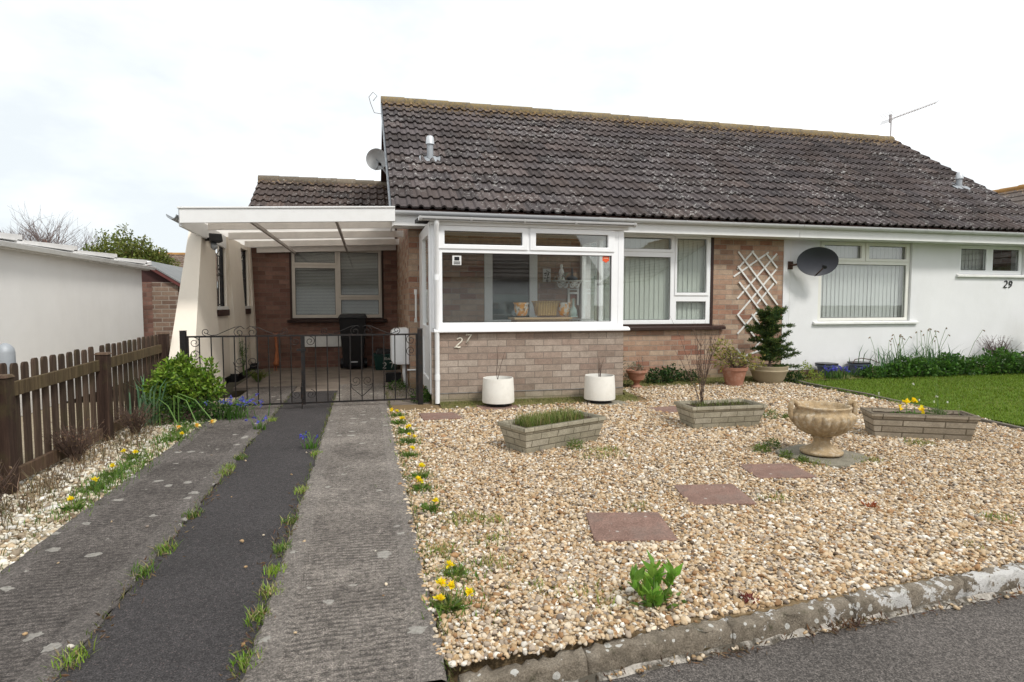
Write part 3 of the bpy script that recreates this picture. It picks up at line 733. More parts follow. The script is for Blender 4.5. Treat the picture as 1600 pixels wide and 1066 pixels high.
for x in (.655, 3.54): half_gutter(m, (x, PY - .10, 2.391), (x + .035, PY - .10, 2.391), .056)
for x in (1.3, 2.0, 2.7): half_gutter(m, (x, PY - .10, 2.391), (x + .03, PY - .10, 2.391), .056)
gt = m.build('gutter', GUTTER, PO, auto=.8)
m = MB(); m.tube([(.88, PY - .10, 2.36), (.88, PY - .10, 2.30), (.88, PY - .045, 2.24), (.88, PY - .04, .02)], .031, 8)
for z in (1.6, .32): m.tube([(.88, PY - .04, z), (.88, PY - .04, z + .07)], .036, 8)
m.build('downpipe', UPVC, PO, smooth=False, auto=.8)
NUM = plain('cream_number', (.72, .68, .58), .5, .1)
for dg, x, z, s in ((TWO, 1.145, .735, .128), (SEVEN, 1.265, .79, .115)):
    m = MB(); S = Matrix.Translation((x, PY - .008, z)) @ Matrix(((s, 0, s * .28, 0), (0, 1, 0, 0), (0, 0, s, 0), (0, 0, 0, 1))); stroke_digits(m, dg, S, .0105)
    m.build('digit', NUM, PO, smooth=True)
# stickers on the pane
pane_main = [c for c in fr.children if c.name.startswith('pane')][0]
m = MB(); m.box(1.09, 1.205, PY + .012, PY + .0145, 1.80, 1.92); st = m.build('sticker', plain('white_sticker', (.75, .75, .73), .5), PO)
m = MB()
m.box(1.115, 1.18, PY + .0095, PY + .0115, 1.858, 1.905)
for z in (1.842, 1.828, 1.815): m.box(1.105, 1.19, PY + .0095, PY + .0115, z - .004, z + .003)
m.build('sticker_print', BLACKP, st)
m = MB(); m.box(3.15, 3.245, PY + .012, PY + .0145, 1.885, 1.945); m.prism([(3.16, 1.885), (3.235, 1.885), (3.20, 1.86)], PY + .012, PY + .0145)
so = m.build('sticker', plain('orange_sticker', (.75, .10, .03), .5), PO)
m = MB(); m.box(3.165, 3.23, PY + .0095, PY + .0115, 1.918, 1.928); m.build('sticker_print', plain('pale_print', (.75, .45, .3), .5), so)
# --- things inside the porch
WOODLT = plain('pale_wood', (.42, .26, .13), .55, .15, 9)
t = thing('low_cabinet', 'pale wooden low cabinet behind the porch window', 'cabinet', (2.45, 8.35, .06))
m = MB(); m.box(2.06, 2.84, 8.2, 8.55, .06, 1.105); m.build('body', WOODLT, t, bevel=.006)
m = MB(); m.box(2.02, 2.87, 8.18, 8.57, 1.106, 1.078); m.build('top', plain('oak_top', (.50, .34, .19), .4), t, bevel=.004)
def basketmat():
    k = NT('woven_straw'); o = k.xyz()
    w = k.math('SINE', k.math('MULTIPLY', o[2], 260.0)); w2 = k.math('SINE', k.math('ADD', k.math('MULTIPLY', o[0], 170.0), k.math('MULTIPLY', w, 1.5)))
    c = k.ramp(k.math('ADD', k.math('MULTIPLY', k.math('MULTIPLY', w, w2), .35), .5), [(.1, (.28, .17, .06)), (.9, (.62, .43, .18))])
    k.bump(k.math('MULTIPLY', w, w2), .8, .006); return k.out(c, .75)
STRAW = basketmat()
t = thing('straw_basket', 'oblong woven straw basket on the porch cabinet between two flowery pots', 'basket', (2.52, 8.36, 1.129))
def ovalpot(m, cx, cy, z, rx, ry, h, flare=1.15, n=28):
    prof = [(0.02, 0), (.86, 0), (.9, .02), (1, h * .6), (flare, h), (flare - .07, h), (.85, .03), (.02, .03)]
    V = []
    for r, zz in prof:
        for k in range(n):
            a = 2 * PI * k / n; e = .55
            V.append((cx + rx * r * math.copysign(abs(math.cos(a)) ** e, math.cos(a)), cy + ry * r * math.copysign(abs(math.sin(a)) ** e, math.sin(a)), z + zz))
    m.add(V, [(i * n + k, i * n + (k + 1) % n, (i + 1) * n + (k + 1) % n, (i + 1) * n + k) for i in range(len(prof) - 1) for k in range(n)])
m = MB(); ovalpot(m, 2.53, 8.36, 1.129, .17, .10, .20); m.build('body', STRAW, t, smooth=True)
m = MB(); m.tube([(2.53 + .195 * math.copysign(abs(math.cos(a)) ** .55, math.cos(a)), 8.36 + .115 * math.copysign(abs(math.sin(a)) ** .55, math.sin(a)), 1.333) for a in np.linspace(0, 2 * PI, 40)], .011, 6); m.build('rim', STRAW, t, smooth=True)
def flowerpot_mat():
    k = NT('flower_painted_china'); n = k.ramp(k.noise(14, 4, .6), [(.44, 0.0), (.52, 1.0)])
    c = k.mix(n, (.62, .60, .55), (.72, .32, .04)); n2 = k.ramp(k.noise(26, 3), [(.62, 0.0), (.66, 1.0)])
    return k.out(k.mix(n2, c, (.12, .07, .02)), .3)
FPOT = flowerpot_mat()
for lab, x, rr in (('orange flowered china pot with a frilled rim, left of the straw basket', 2.16, .105), ('orange flowered china jug right of the straw basket', 2.80, .09)):
    m = MB(); fr_ = rr > .1
    m.lathe([(.01, 0), (rr * .6, 0), (rr * .85, .04), (rr, .11), (rr * .93, .155), (rr * 1.12, .19), (rr * 1.02, .185), (rr * .8, .12), (.01, .05)], 30, (x, 8.34, 1.129), mod=(lambda i, a: 1 + (.09 * math.cos(9 * a) if i >= 5 and i <= 6 else 0)) if fr_ else None)
    tag(m.build('china_pot', FPOT, smooth=True), lab, 'pot')
m = MB(); m.lathe([(.01, 0), (.045, 0), (.058, .03), (.05, .09), (.018, .14), (.015, .24), (.02, .25), (.013, .245), (.01, .15)], 20, (2.93, 8.30, 1.129))
m.box(2.88, 2.98, 8.25, 8.35, 1.108, 1.1285)
tag(m.build('glass_vase', plain('pale_green_glass', (.40, .50, .46), .1, .03, spec=.6), smooth=False, auto=.6), 'slender pale green glass vase beside the orange china jug', 'vase')
m = MB(); m.box(2.06, 2.30, 8.40, 8.52, 1.129, 1.21); tag(m.build('glass_dish', plain('blue_glass', (.25, .33, .37), .15), bevel=.02), 'blue grey glass dish behind the frilled china pot', 'dish')
WIRON = plain('white_iron', (.62, .62, .60), .5, .08)
def spiral(cx, cz, r0, r1, a0, turns, y, n=22):
    return [(cx + (r0 + (r1 - r0) * i / n) * math.cos(a0 + 2 * PI * turns * i / n), y, cz + (r0 + (r1 - r0) * i / n) * math.sin(a0 + 2 * PI * turns * i / n)) for i in range(n + 1)]
def wallshelf(x0, x1, y, z, lab):
    t = thing('wall_shelf', lab, 'shelf', ((x0 + x1) / 2, y, z))
    m = MB(); m.box(x0, x1, y - .15, y, z, z + .018); m.build('board', WIRON, t, bevel=.003)
    m = MB(); n = 4
    for i in range(n):
        cx = x0 + .04 + (x1 - x0 - .08) * (i + .5) / n
        m.tube(spiral(cx, z - .06, .05, .012, PI / 2, 1.3 * (1 if i % 2 else -1), y - .14), .009, 5)
        m.tube([(cx - .05, y - .14, z - .01), (cx, y - .14, z - .09), (cx + .05, y - .14, z - .01)], .008, 5)
    m.build('scroll_bracket', WIRON, t, smooth=True); return t
wallshelf(2.89, 3.36, Y2 - .035, 1.655, 'small white shelf with scrolled iron bracket high on the porch back wall')
wallshelf(2.90, 3.32, 8.62, 1.06, 'small white scrolled iron shelf low at the porch window by the green vase')
m = MB(); m.lathe([(.005, 0), (.06, 0), (.055, .03), (.03, .06), (.045, .12), (.03, .17), (.015, .19), (.025, .215), (.02, .245), (.004, .255)], 14, (3.02, 9.13, 1.674))
m.leaves(np.array([(3.02, 9.11, 1.70)] * 60) + RNG.normal(size=(60, 3)) * .04, .05, col=(.45, .45, .43), var=.3)
tag(m.build('figurine', tintmat('pale_china', .4), smooth=True), 'pale grey china figurine at the left end of the high wall shelf', 'figurine')
m = MB(); m.lathe([(.005, 0), (.07, .0), (.09, .03), (.06, .06), (.02, .075), (.012, .10), (.02, .12), (.012, .19), (.004, .2)], 14, (3.20, 9.13, 1.674))
tag(m.build('figurine', plain('slate_china', (.10, .12, .14), .35), smooth=True), 'dark blue grey bird figurine at the right of the high wall shelf', 'figurine')
t = thing('picture', 'white framed print of a dark plant standing against the porch wall', 'picture', (2.80, Y2 - .02, 1.65))
m = MB(); m.box(2.745, 2.875, Y2 - .025, Y2 - .012, 1.65, 1.86); m.build('board', WIRON, t)
m = MB(); P = np.array([(2.81 + .02 * math.sin(i), Y2 - .027, 1.68 + .006 * i) for i in range(24)]); m.leaves(P, .045, col=(.06, .06, .05), up=0, spread=1)
m.v[0][:, 1] = Y2 - .028; m.build('print', LEAF, t)
t = thing('wall_rack', 'small white slatted rack hanging below the high shelf in the porch', 'rack', (3.25, Y2 - .03, 1.3))
m = MB()
for x in (3.16, 3.32): m.box(x, x + .03, Y2 - .04, Y2 - .012, 1.28, 1.55)
m.box(3.191, 3.319, Y2 - .037, Y2 - .015, 1.46, 1.49); m.box(3.191, 3.319, Y2 - .037, Y2 - .015, 1.52, 1.54); m.build('frame', WIRON, t)

# ================================================================== CARPORT
def sheetmat():
    k = NT('translucent_roof_sheet'); tr = k.n('BsdfTranslucent'); tr.inputs[0].default_value = (.62, .58, .53, 1)
    o = k.xyz(); c = k.ramp(k.noise(3, 6, .7), [(.3, (.80, .77, .73)), (.7, (.90, .88, .85))]); k.l(c, k.b.inputs['Base Color']); k.b.inputs['Roughness'].default_value = .5
    k.l(c, tr.inputs[0]); mx = k.n('MixShader'); mx.inputs[0].default_value = .8; k.l(k.b.outputs[0], mx.inputs[1]); k.l(tr.outputs[0], mx.inputs[2])
    k.l(mx.outputs[0], k.t.nodes['Material Output'].inputs[0]); return k.m
CP = thing('carport', 'white fronted carport with translucent roof beside the brick bungalow', 'carport', (-.9, 7.8, 0))
tilt = lambda x: .04 * (x + 2.08)
m = MB()
def slope_box(x0, x1, y0, y1, z0, z1): m.hexa([(x0, y0, z0 + tilt(x0)), (x1, y0, z0 + tilt(x1)), (x1, y1, z0 + tilt(x1)), (x0, y1, z0 + tilt(x0))], [(x0, y0, z1 + tilt(x0)), (x1, y0, z1 + tilt(x1)), (x1, y1, z1 + tilt(x1)), (x0, y1, z1 + tilt(x0))])
slope_box(-2.08, .372, 7.735, 7.775, 2.235, 2.40); slope_box(-2.10, .372, 7.72, 7.79, 2.401, 2.42)
m.hexa([(-2.10, 7.776, 2.20), (-2.065, 7.776, 2.20), (-2.29, 12.7, 2.20), (-2.325, 12.7, 2.20)], [(-2.10, 7.776, 2.40), (-2.065, 7.776, 2.40), (-2.29, 12.7, 2.40), (-2.325, 12.7, 2.40)])
m.build('fascia', FASCIA, CP, bevel=.003)
m = MB(); c4 = ((-2.09, 7.80), (.372, 7.80), (.60, 12.78), (-2.325, 12.78)); m.hexa([(x, y, 2.405 + tilt(x)) for x, y in c4], [(x, y, 2.412 + tilt(x)) for x, y in c4]); m.build('roof_sheet', sheetmat(), CP)
PURL = plain('purlin_paint', (.70, .66, .62), .6, .1)
m = MB()
for y in (8.95, 10.2, 11.5, 12.7): slope_box(-2.06, .62, y, y + .045, 2.30, 2.404)
m.build('purlins', PURL, CP)
m = MB()
for x in (-1.36, -.36): slope_box(x, x + .032, 7.80, 12.69, 2.255, 2.298)
m.build('rafters', plain('weathered_bar', (.40, .36, .33), .6, .15), CP)
m = MB(); half_gutter(m, (-2.16, 7.72, 2.33), (-2.40, 12.75, 2.31), .055, 'y'); m.build('gutter', LEADGREY, CP, auto=.8)
CW = thing('carport_wall', 'cream rendered buttressed side wall of the carport with two barred openings', 'wall', (-2.2, 9, 0))
m = MB()
O1 = (9.98, 10.66, 1.24, 2.26); O2 = (11.86, 12.56, 1.24, 2.32)
m.panel('x', 9.3, 12.795, .12, 2.395, -2.33, -2.20, [O1, O2])
m.hexa([(-2.334, 7.86, .10), (-2.0, 7.86, .10), (-1.995, 9.42, .10), (-2.334, 9.42, .10)], [(-2.334, 7.96, .5), (-2.035, 7.96, .5), (-2.03, 9.42, .5), (-2.334, 9.42, .5)])
m.hexa([(-2.334, 7.96, .5), (-2.035, 7.96, .5), (-2.03, 9.42, .5), (-2.334, 9.42, .5)], [(-2.334, 9.16, 2.395), (-2.18, 9.16, 2.395), (-2.18, 9.42, 2.395), (-2.334, 9.42, 2.395)])
for y0, y1, xb in ((10.74, 11.72, -2.07), (12.62, 12.793, -2.10)):
    m.hexa([(-2.21, y0, .14), (xb, y0, .14), (xb, y1, .14), (-2.21, y1, .14)], [(-2.21, y0, 2.394), (-2.175, y0, 2.394), (-2.175, y1, 2.394), (-2.21, y1, 2.394)])
m.build('wall', CREAMR, CW)
m = MB(); m.box(-2.32, -2.03, 7.88, 9.41, 0, .10); m.box(-2.32, -2.215, 9.42, 12.79, 0, .12); m.box(-2.21, -2.09, 10.75, 11.71, 0, .14); m.box(-2.21, -2.12, 12.63, 12.79, 0, .14)
m.build('plinth', plain('black_bitumen', (.012, .012, .012), .6, .3), CW)
for o in (O1, O2):
    y0, y1, z0, z1 = o
    m = MB(); m.box(-2.34, -2.17, y0 - .03, y1 + .03, z0 - .13, z0 - .03); s_ = m.build('sill', SILLBRN, CW, bevel=.004)
    m = MB(); m.box(-2.33, -2.175, y0 + .002, y1 - .002, z0 - .0295, z0 + .02); m.build('sill_top', PAINTW, s_)
    m = MB()
    for y in np.linspace(y0 + .03, y1 - .03, 6): m.tube([(-2.265, y, z0 + .02), (-2.265, y, z1 - .2)], .009, 5)
    for z in (z0 + .05, z1 - .2, z1 - .03, (z0 + z1) / 2): m.tube([(-2.265, y0, z), (-2.265, y1, z)], .009, 5)
    m.tube([(-2.265, y0, z1 - .03), (-2.265, (y0 + y1) / 2, z1 - .2), (-2.265, y1, z1 - .03)], .008, 5)
    for cy in (y0 + .2, y1 - .2):
        m.tube([(-2.265, a, b) for a, _, b in spiral(cy, (z0 + z1) / 2 + .08, .10, .02, 0, 1.5, 0)], .008, 5)
    m.box(-2.29, -2.24, y0 + .0005, y0 + .02, z0 + .021, z1 - .0005); m.box(-2.29, -2.24, y1 - .02, y1 - .0005, z0 + .021, z1 - .0005)
    m.build('grille', IRON, CW)
t = thing('flood_light', 'black floodlight under the carport roof on the cream wall', 'light', (-2.13, 9.3, 2.2))
m = MB(); M = Matrix.Translation((-2.01, 9.12, 2.20)) @ Matrix.Diagonal((.78, .78, .78, 1)) @ Matrix.Rotation(.5, 4, 'Z') @ Matrix.Rotation(-.45, 4, 'X')
b = [M @ Vector(p) for p in ((-.11, -.05, -.08), (.11, -.05, -.08), (.08, .07, -.05), (-.08, .07, -.05))]; tt = [M @ Vector(p) for p in ((-.11, -.05, .08), (.11, -.05, .08), (.08, .07, .05), (-.08, .07, .05))]
m.hexa(b, tt); m.build('housing', BLACKP, t, bevel=.008)
m = MB(); m.tube([(-2.17, 9.25, 2.2), (-2.05, 9.16, 2.2)], .025, 8); m.build('bracket', BLACKP, t)
m = MB(); m.tube([(-2.04, 9.16, 2.14), (-2.03, 9.14, 2.08), (-2.03, 9.13, 2.05)], [.04, .045, .02], 10); m.build('sensor', LEADGREY, t, smooth=True)

# ================================================================== GATES
def gate_post(x, lab):
    m = MB(); m.box(x - .032, x + .032, 7.77, 7.834, -.05, .975); m.box(x - .036, x + .036, 7.766, 7.838, .976, .986); return tag(m.build('gate_post', IRON, bevel=.006), lab, 'gate post')
gate_post(-2.10, 'square black iron gate post beside the leafy bush'); gate_post(.672, 'square black iron gate post beside the white porch door')
GY = 7.802
def gate(x0, x1, lab, meet):
    t = thing('driveway_gate', lab, 'gate', ((x0 + x1) / 2, GY, .05)); W = x1 - x0; cx = (x0 + x1) / 2
    m = MB(); zt, zb = .915, .075
    m.box(x0, x1, GY - .012, GY + .012, zt - .014, zt + .006); m.box(x0, x1, GY - .012, GY + .012, zb - .01, zb + .01)
    for x in (x0, x1): m.box(x - .012, x + .012, GY - .0118, GY + .0118, zb - .02, zt + .005)
    m.build('frame', IRON, t)
    xs = np.linspace(x0, x1, 11)[1:-1]
    for x in xs:
        m = MB(); m.tube([(x, GY, zb), (x, GY, zt - .01)], .0075, 6); m.build('bar', IRON, t)
    r = .0042
    def piece(nm, *tubes):
        q = MB()
        for p in tubes: q.tube(p, r, 5)
        q.build(nm, IRON, t, smooth=True)
    for s in (-1, 1):   # crest above the top rail
        piece('crest_scroll', [(cx + s * a, GY, b) for a, b in ((.43, .945), (.38, .925), (.32, .93), (.2, .985), (.12, 1.02), (.05, 1.03), (.012, 1.0))],
              spiral(cx + s * .075, .955, .062, .014, PI / 2, -1.4 * s, GY))
        piece('crest_curl', spiral(cx + s * .44, .965, .045, .012, -PI / 2, 1.3 * s, GY))
        zc = .60 if meet > 0 else .33
        piece('heart_scroll', spiral(cx + s * .075, zc, .07, .014, PI / 2 * (1 - s), -1.5 * s, GY),
              [(cx + s * .145, GY, zc), (cx + s * .12, GY, zc - .09), (cx, GY, zc - .2)])
    hx = x0 if meet > 0 else x1; sg = 1 if meet > 0 else -1
    for z in (.84, .70): piece('corner_scroll', spiral(hx + sg * .075, z, .062, .012, PI / 2 if z > .8 else -PI / 2, -1.5 * sg * (1 if z > .8 else -1), GY))
    mx = x1 if meet > 0 else x0; sg = -1 if meet > 0 else 1
    for z in (.84, .18): piece('corner_scroll', spiral(mx + sg * .075, z, .06, .012, PI / 2, -1.5 * sg, GY))
    piece('corner_scroll', spiral(hx - sg * .075, .18, .06, .012, PI / 2, 1.5 * sg, GY))
    if meet > 0:
        m = MB(); m.tube([(x1 - .006, GY - .025, .33), (x1 - .006, GY - .025, -.02)], .008, 6); m.tube([(x1 - .006, GY - .026, .13), (x1 - .006, GY - .026, .28)], .017, 6); m.build('drop_bolt', IRON, t)
        m = MB(); m.box(x1 - .06, x1 + .05, GY - .024, GY - .0125, .72, .75); m.build('latch', IRON, t)
gate(-2.055, -.775, 'left hand leaf of the black scrolled iron gates, with the drop bolt', 1)
gate(-.752, .628, 'right hand leaf of the black scrolled iron gates, in front of the bin', -1)

# ================================================================== CARPORT THINGS
t = thing('wheelie_bin', 'tall black wheelie bin under the carport window', 'bin', (-.25, 12.35, .012))
m = MB(); m.hexa([(-.44, 12.16, .05), (-.06, 12.16, .05), (-.06, 12.56, .05), (-.44, 12.56, .05)], [(-.51, 12.04, 1.03), (.01, 12.04, 1.03), (.01, 12.62, 1.03), (-.51, 12.62, 1.03)]); m.build('body', BLACKP, t, bevel=.02)
m = MB(); m.hexa([(-.53, 12.0, 1.031), (.03, 12.0, 1.031), (.03, 12.66, 1.031), (-.53, 12.66, 1.031)], [(-.49, 12.05, 1.10), (-.01, 12.05, 1.10), (-.01, 12.6, 1.10), (-.49, 12.6, 1.10)]); m.build('lid', BLACKP, t, bevel=.015)
for x in (-.51, -.05):
    m = MB(); m.tube([(x - .0, 12.5, .112), (x + .06, 12.5, .112)], .10, 16); m.build('wheel', BLACKP, t)
m = MB(); m.tube([(-.49, 12.68, 1.03), (-.01, 12.68, 1.03)], .016, 8); m.build('handle', BLACKP, t)
m = MB(); m.box(-.30, -.17, 12.13, 12.135, .155, .175, M=Matrix.Translation((0, -.001, 0))); m.build('label_strip', WHITEMET, t)
t = thing('recycling_box', 'dark green recycling box with 27 painted on its side', 'recycling box', (.32, 12.0, .012))
GREENP = plain('green_plastic', (.008, .042, .034), .45, .1)
m = MB(); m.hexa([(.17, 11.90, .012), (.56, 11.90, .012), (.56, 12.25, .012), (.17, 12.25, .012)], [(.13, 11.86, .30), (.60, 11.86, .30), (.60, 12.3, .30), (.13, 12.3, .30)]); m.box(.11, .62, 11.84, 12.32, .301, .325); m.build('body', GREENP, t, bevel=.008)
m = MB(); m.hexa([(.16, 11.9, .326), (.58, 11.9, .326), (.58, 12.28, .326), (.16, 12.28, .326)], [(.2, 11.95, .43), (.5, 11.95, .42), (.5, 12.2, .40), (.2, 12.2, .43)]); m.build('contents', BLACKP, t, bevel=.02)
WPAINT = plain('white_hand_lettering', (.62, .62, .58), .6)
for dg, x in ((TWO, .335), (SEVEN, .47)):
    m = MB(); S = Matrix.Translation((x, 11.868, .055)) @ Matrix.Diagonal((.11, .11, .11, 1)); stroke_digits(m, dg, S, .0085); m.build('digit', WPAINT, t, smooth=True)
m = MB()
for ch in ([[(0, 0), (0, 1), (.5, .9), (.5, .6), (0, .5), (.6, 0)]], [[(.8, 0), (.8, .7), (1.2, .6), (1.2, 0)], [(.8, .3), (1.2, .3)]], [[(1.5, 0), (1.5, .6), (1.9, 0), (1.9, .6)]], [[(2.2, .6), (2.6, .6), (2.2, 0), (2.6, 0)]]):
    for p in ch: m.tube([(.34 + .075 * a, 11.864, .215 + .05 * b) for a, b in p], .005, 4)
m.build('lettering', WPAINT, t)
t = thing('meter_box', 'white meter cupboard with a rounded top on the gable wall', 'meter box', (.5, 9.5, .38))
m = MB(); pts = [(.638, .37), (.638, .92), (.60, .93), (.43, .915), (.385, .88), (.37, .83), (.37, .43), (.40, .385), (.46, .372)]
m.prism(pts, 9.32, 9.80); m.build('cupboard', UPVC, t, bevel=.012)
m = MB(); m.prism([(.555, .40), (.555, .885), (.44, .885), (.41, .86), (.40, .80), (.40, .45), (.43, .41)], 9.312, 9.3195); m.build('door', UPVC, t, bevel=.004)
m = MB(); m.tube([(.575, 9.5, .375), (.575, 9.48, .22), (.60, 9.47, .0)], .035, 8); m.build('pipe', UPVC, t, smooth=True)
m = MB(); m.box(.30, .555, 10.05, 10.22, .02, .155); m.box(.315, .54, 10.065, 10.205, .156, .165); tag(m.build('drain_cover', BLACKP, bevel=.008), 'small black box on the ground beside the meter cupboard', 'box')
t = thing('garden_ornament', 'tall orange long necked garden ornament by the carport back wall', 'ornament', (-1.72, 12.3, 0))
ORG = plain('orange_rust', (.46, .16, .07), .6, .25, 14)
m = MB(); m.tube([(-1.73, 12.3, .12), (-1.70, 12.3, .14), (-1.685, 12.3, .2), (-1.68, 12.3, .4), (-1.69, 12.3, .58), (-1.70, 12.3, .66), (-1.695, 12.3, .70), (-1.68, 12.3, .725)], [.035, .06, .045, .026, .022, .03, .035, .012], 12); m.build('body', ORG, t, smooth=True)
m = MB(); m.tube([(-1.70, 12.28, .69), (-1.745, 12.25, .68)], [.02, .008], 8); m.build('beak', ORG, t, smooth=True)
m = MB()
for dx in (-.02, .02): m.tube([(-1.70 + dx, 12.3, .71), (-1.70 + dx * 2, 12.3, .75)], .006, 5); m.tube([(-1.71 + dx, 12.3, .0), (-1.71 + dx, 12.3, .12)], .008, 5)
m.build('legs', ORG, t)

# ================================================================== FENCE
FW = NT('weathered_fence_wood')
_o = FW.xyz(); mp = FW.n('Mapping'); mp.inputs['Scale'].default_value = (30, 30, 2.2); FW.l(FW.coord(), mp.inputs[0])
_g = FW.ramp(FW.noise(1.0, 6, .7, mp.outputs[0]), [(.3, (.032, .021, .016)), (.6, (.080, .056, .041)), (.8, (.15, .112, .080))])
_a = FW.n('Attribute', attribute_name='tint'); _g = FW.mix(1.0, _g, _a.outputs['Color'], 'MULTIPLY')
_d = FW.ramp(FW.noise(5, 5, .7), [(.5, 0.0), (.72, 1.0)]); _g = FW.mix(FW.math('MULTIPLY', _d, .4), _g, (.085, .08, .03))
FW.bump(FW.noise(1.0, 5, .7, mp.outputs[0]), .6, .01); FENCEW = FW.out(_g, .85, .2)
FE = thing('picket_fence', 'brown weathered picket fence with rounded pales along the driveway', 'fence', (-2.4, 6, 0))
FX = -2.44
def ztop(y): return .80 + .02 * (y - 4.8) * .9
def fpost(y, h):
    m = MB(); m.box(FX - .01, FX + .09, y - .05, y + .05, -.05, h, (.7, .6, .6)); m.hexa([(FX - .018, y - .058, h + .001), (FX + .098, y - .058, h + .001), (FX + .098, y + .058, h + .001), (FX - .018, y + .058, h + .001)], [(FX - .005, y - .045, h + .022), (FX + .085, y - .045, h + .022), (FX + .085, y + .045, h + .022), (FX - .005, y + .045, h + .022)], (1.6, 1.5, 1.4))
    m.build('post', FENCEW, FE, bevel=.004)
PYs = (3.1, 4.74, 6.36, 8.12)
for y, h in zip(PYs, (.80, .80, .825, .93)): fpost(y, h)
for a, b in zip(PYs[:-1], PYs[1:]):
    for z0, z1, tn in ((-.23, -.13, 1.25), (None, None, 1.1)):
        m = MB()
        if z0 is not None:
            za, zb = ztop(a), ztop(b)
            m.hexa([(FX + .0, a + .051, za + z0 + .08), (FX + .03, a + .051, za + z0 + .08), (FX + .03, b - .051, zb + z0 + .08), (FX, b - .051, zb + z0 + .08)], [(FX + .0, a + .051, za + z1 + .08), (FX + .03, a + .051, za + z1 + .08), (FX + .03, b - .051, zb + z1 + .08), (FX, b - .051, zb + z1 + .08)], (1.45, 1.5, 1.12))
        else:
            m.box(FX, FX + .035, a + .051, b - .051, .04, .14, (1.5, 1.35, 1.2))
        m.build('rail', FENCEW, FE, bevel=.003)
    n = int(round((b - a - .1) / .142)); st = (b - a - .1) / n
    for i in range(n):
        yc = a + .05 + st * (i + .5); zt = ztop(yc) + .075 + random.gauss(0, .006); w = .039; tn = random.uniform(.7, 1.25)
        poly = [(yc - w, .05), (yc + w, .05), (yc + w, zt - .03), (yc + w * .85, zt - .010), (yc + w * .5, zt), (yc - w * .5, zt), (yc - w * .85, zt - .010), (yc - w, zt - .03)]
        m = MB(); m.prism(poly, FX - .019, FX - .002, 'x', (tn, tn * .96, tn * .93)); m.build('picket', FENCEW, FE)

# ================================================================== NEIGHBOURS
G = thing('white_garage', 'long white rendered garage wall with pale corrugated roof behind the picket fence', 'garage', (-5.4, 9, 0))
m = MB(); m.box(-6.9, -3.9, 4.0, 12.1, 0, 1.925); m.build('wall', GARAGER, G)
CEM = plain('painted_cement_sheet', (.78, .77, .76), .6, .06, 5, dirt=(.5, .48, .45), dirt_amt=.35, dscale=4)
m = MB(); y = 3.9; i = 0
while y < 12.2:
    b = min(y + 1.45, 12.32); zt = .012 * i
    m.hexa([(-7.05, y, 1.935), (-3.80, y, 1.985), (-3.80, b, 1.985 + .03), (-7.05, b, 1.935 + .03)], [(-7.05, y, 1.975), (-3.80, y, 2.025), (-3.80, b, 2.085), (-7.05, b, 2.035)]); y += 1.35; i += 1
m.build('roof', CEM, G)
m = MB(); m.box(-3.899, -3.82, 3.95, 12.28, 1.905, 1.975); m.prism([(-3.819, 1.93), (-3.77, 1.915), (-3.75, 1.975), (-3.819, 1.98)], 3.95, 12.4); m.build('gutter', PAINTW, G, bevel=.006)
BG = thing('brick_garage', 'small brown brick garage with timber gable behind the white garage', 'garage', (-4.9, 13.2, 0))
m = MB(); m.panel('y', -6.2, -3.56, 0, 1.72, 13.0, 13.2); m.panel('x', 13.2, 17, 0, 1.72, -3.76, -3.562); m.build('wall', BRICK_GAR, BG)
m = MB(); m.panel('y', -4.18, -4.02, 0, 1.72, 12.99, 12.9995); m.build('brick_pier', BRICK_BACK, BG)
m = MB(); m.prism([(-6.15, 1.721), (-3.60, 1.721), (-4.15, 2.07)], 13.02, 13.1); m.build('gable_board', plain('dark_red_board', (.06, .025, .022), .7, .2), BG)
m = MB(); m.prism([(-4.15, 2.115), (-3.46, 1.67), (-3.46, 1.60), (-4.15, 2.045)], 12.93, 12.99); m.prism([(-4.151, 2.115), (-6.32, 1.80), (-6.32, 1.73), (-4.151, 2.045)], 12.93, 12.99); m.build('barge_board', plain('red_brown_barge', (.13, .04, .035), .6, .2), BG)
m = MB(); m.prism([(-6.36, 1.835), (-4.15, 2.15), (-3.42, 1.68), (-3.42, 1.65), (-4.15, 2.118), (-6.36, 1.803)], 12.92, 17); m.build('roof', plain('grey_felt', (.22, .23, .23), .85, .15, 4), BG)
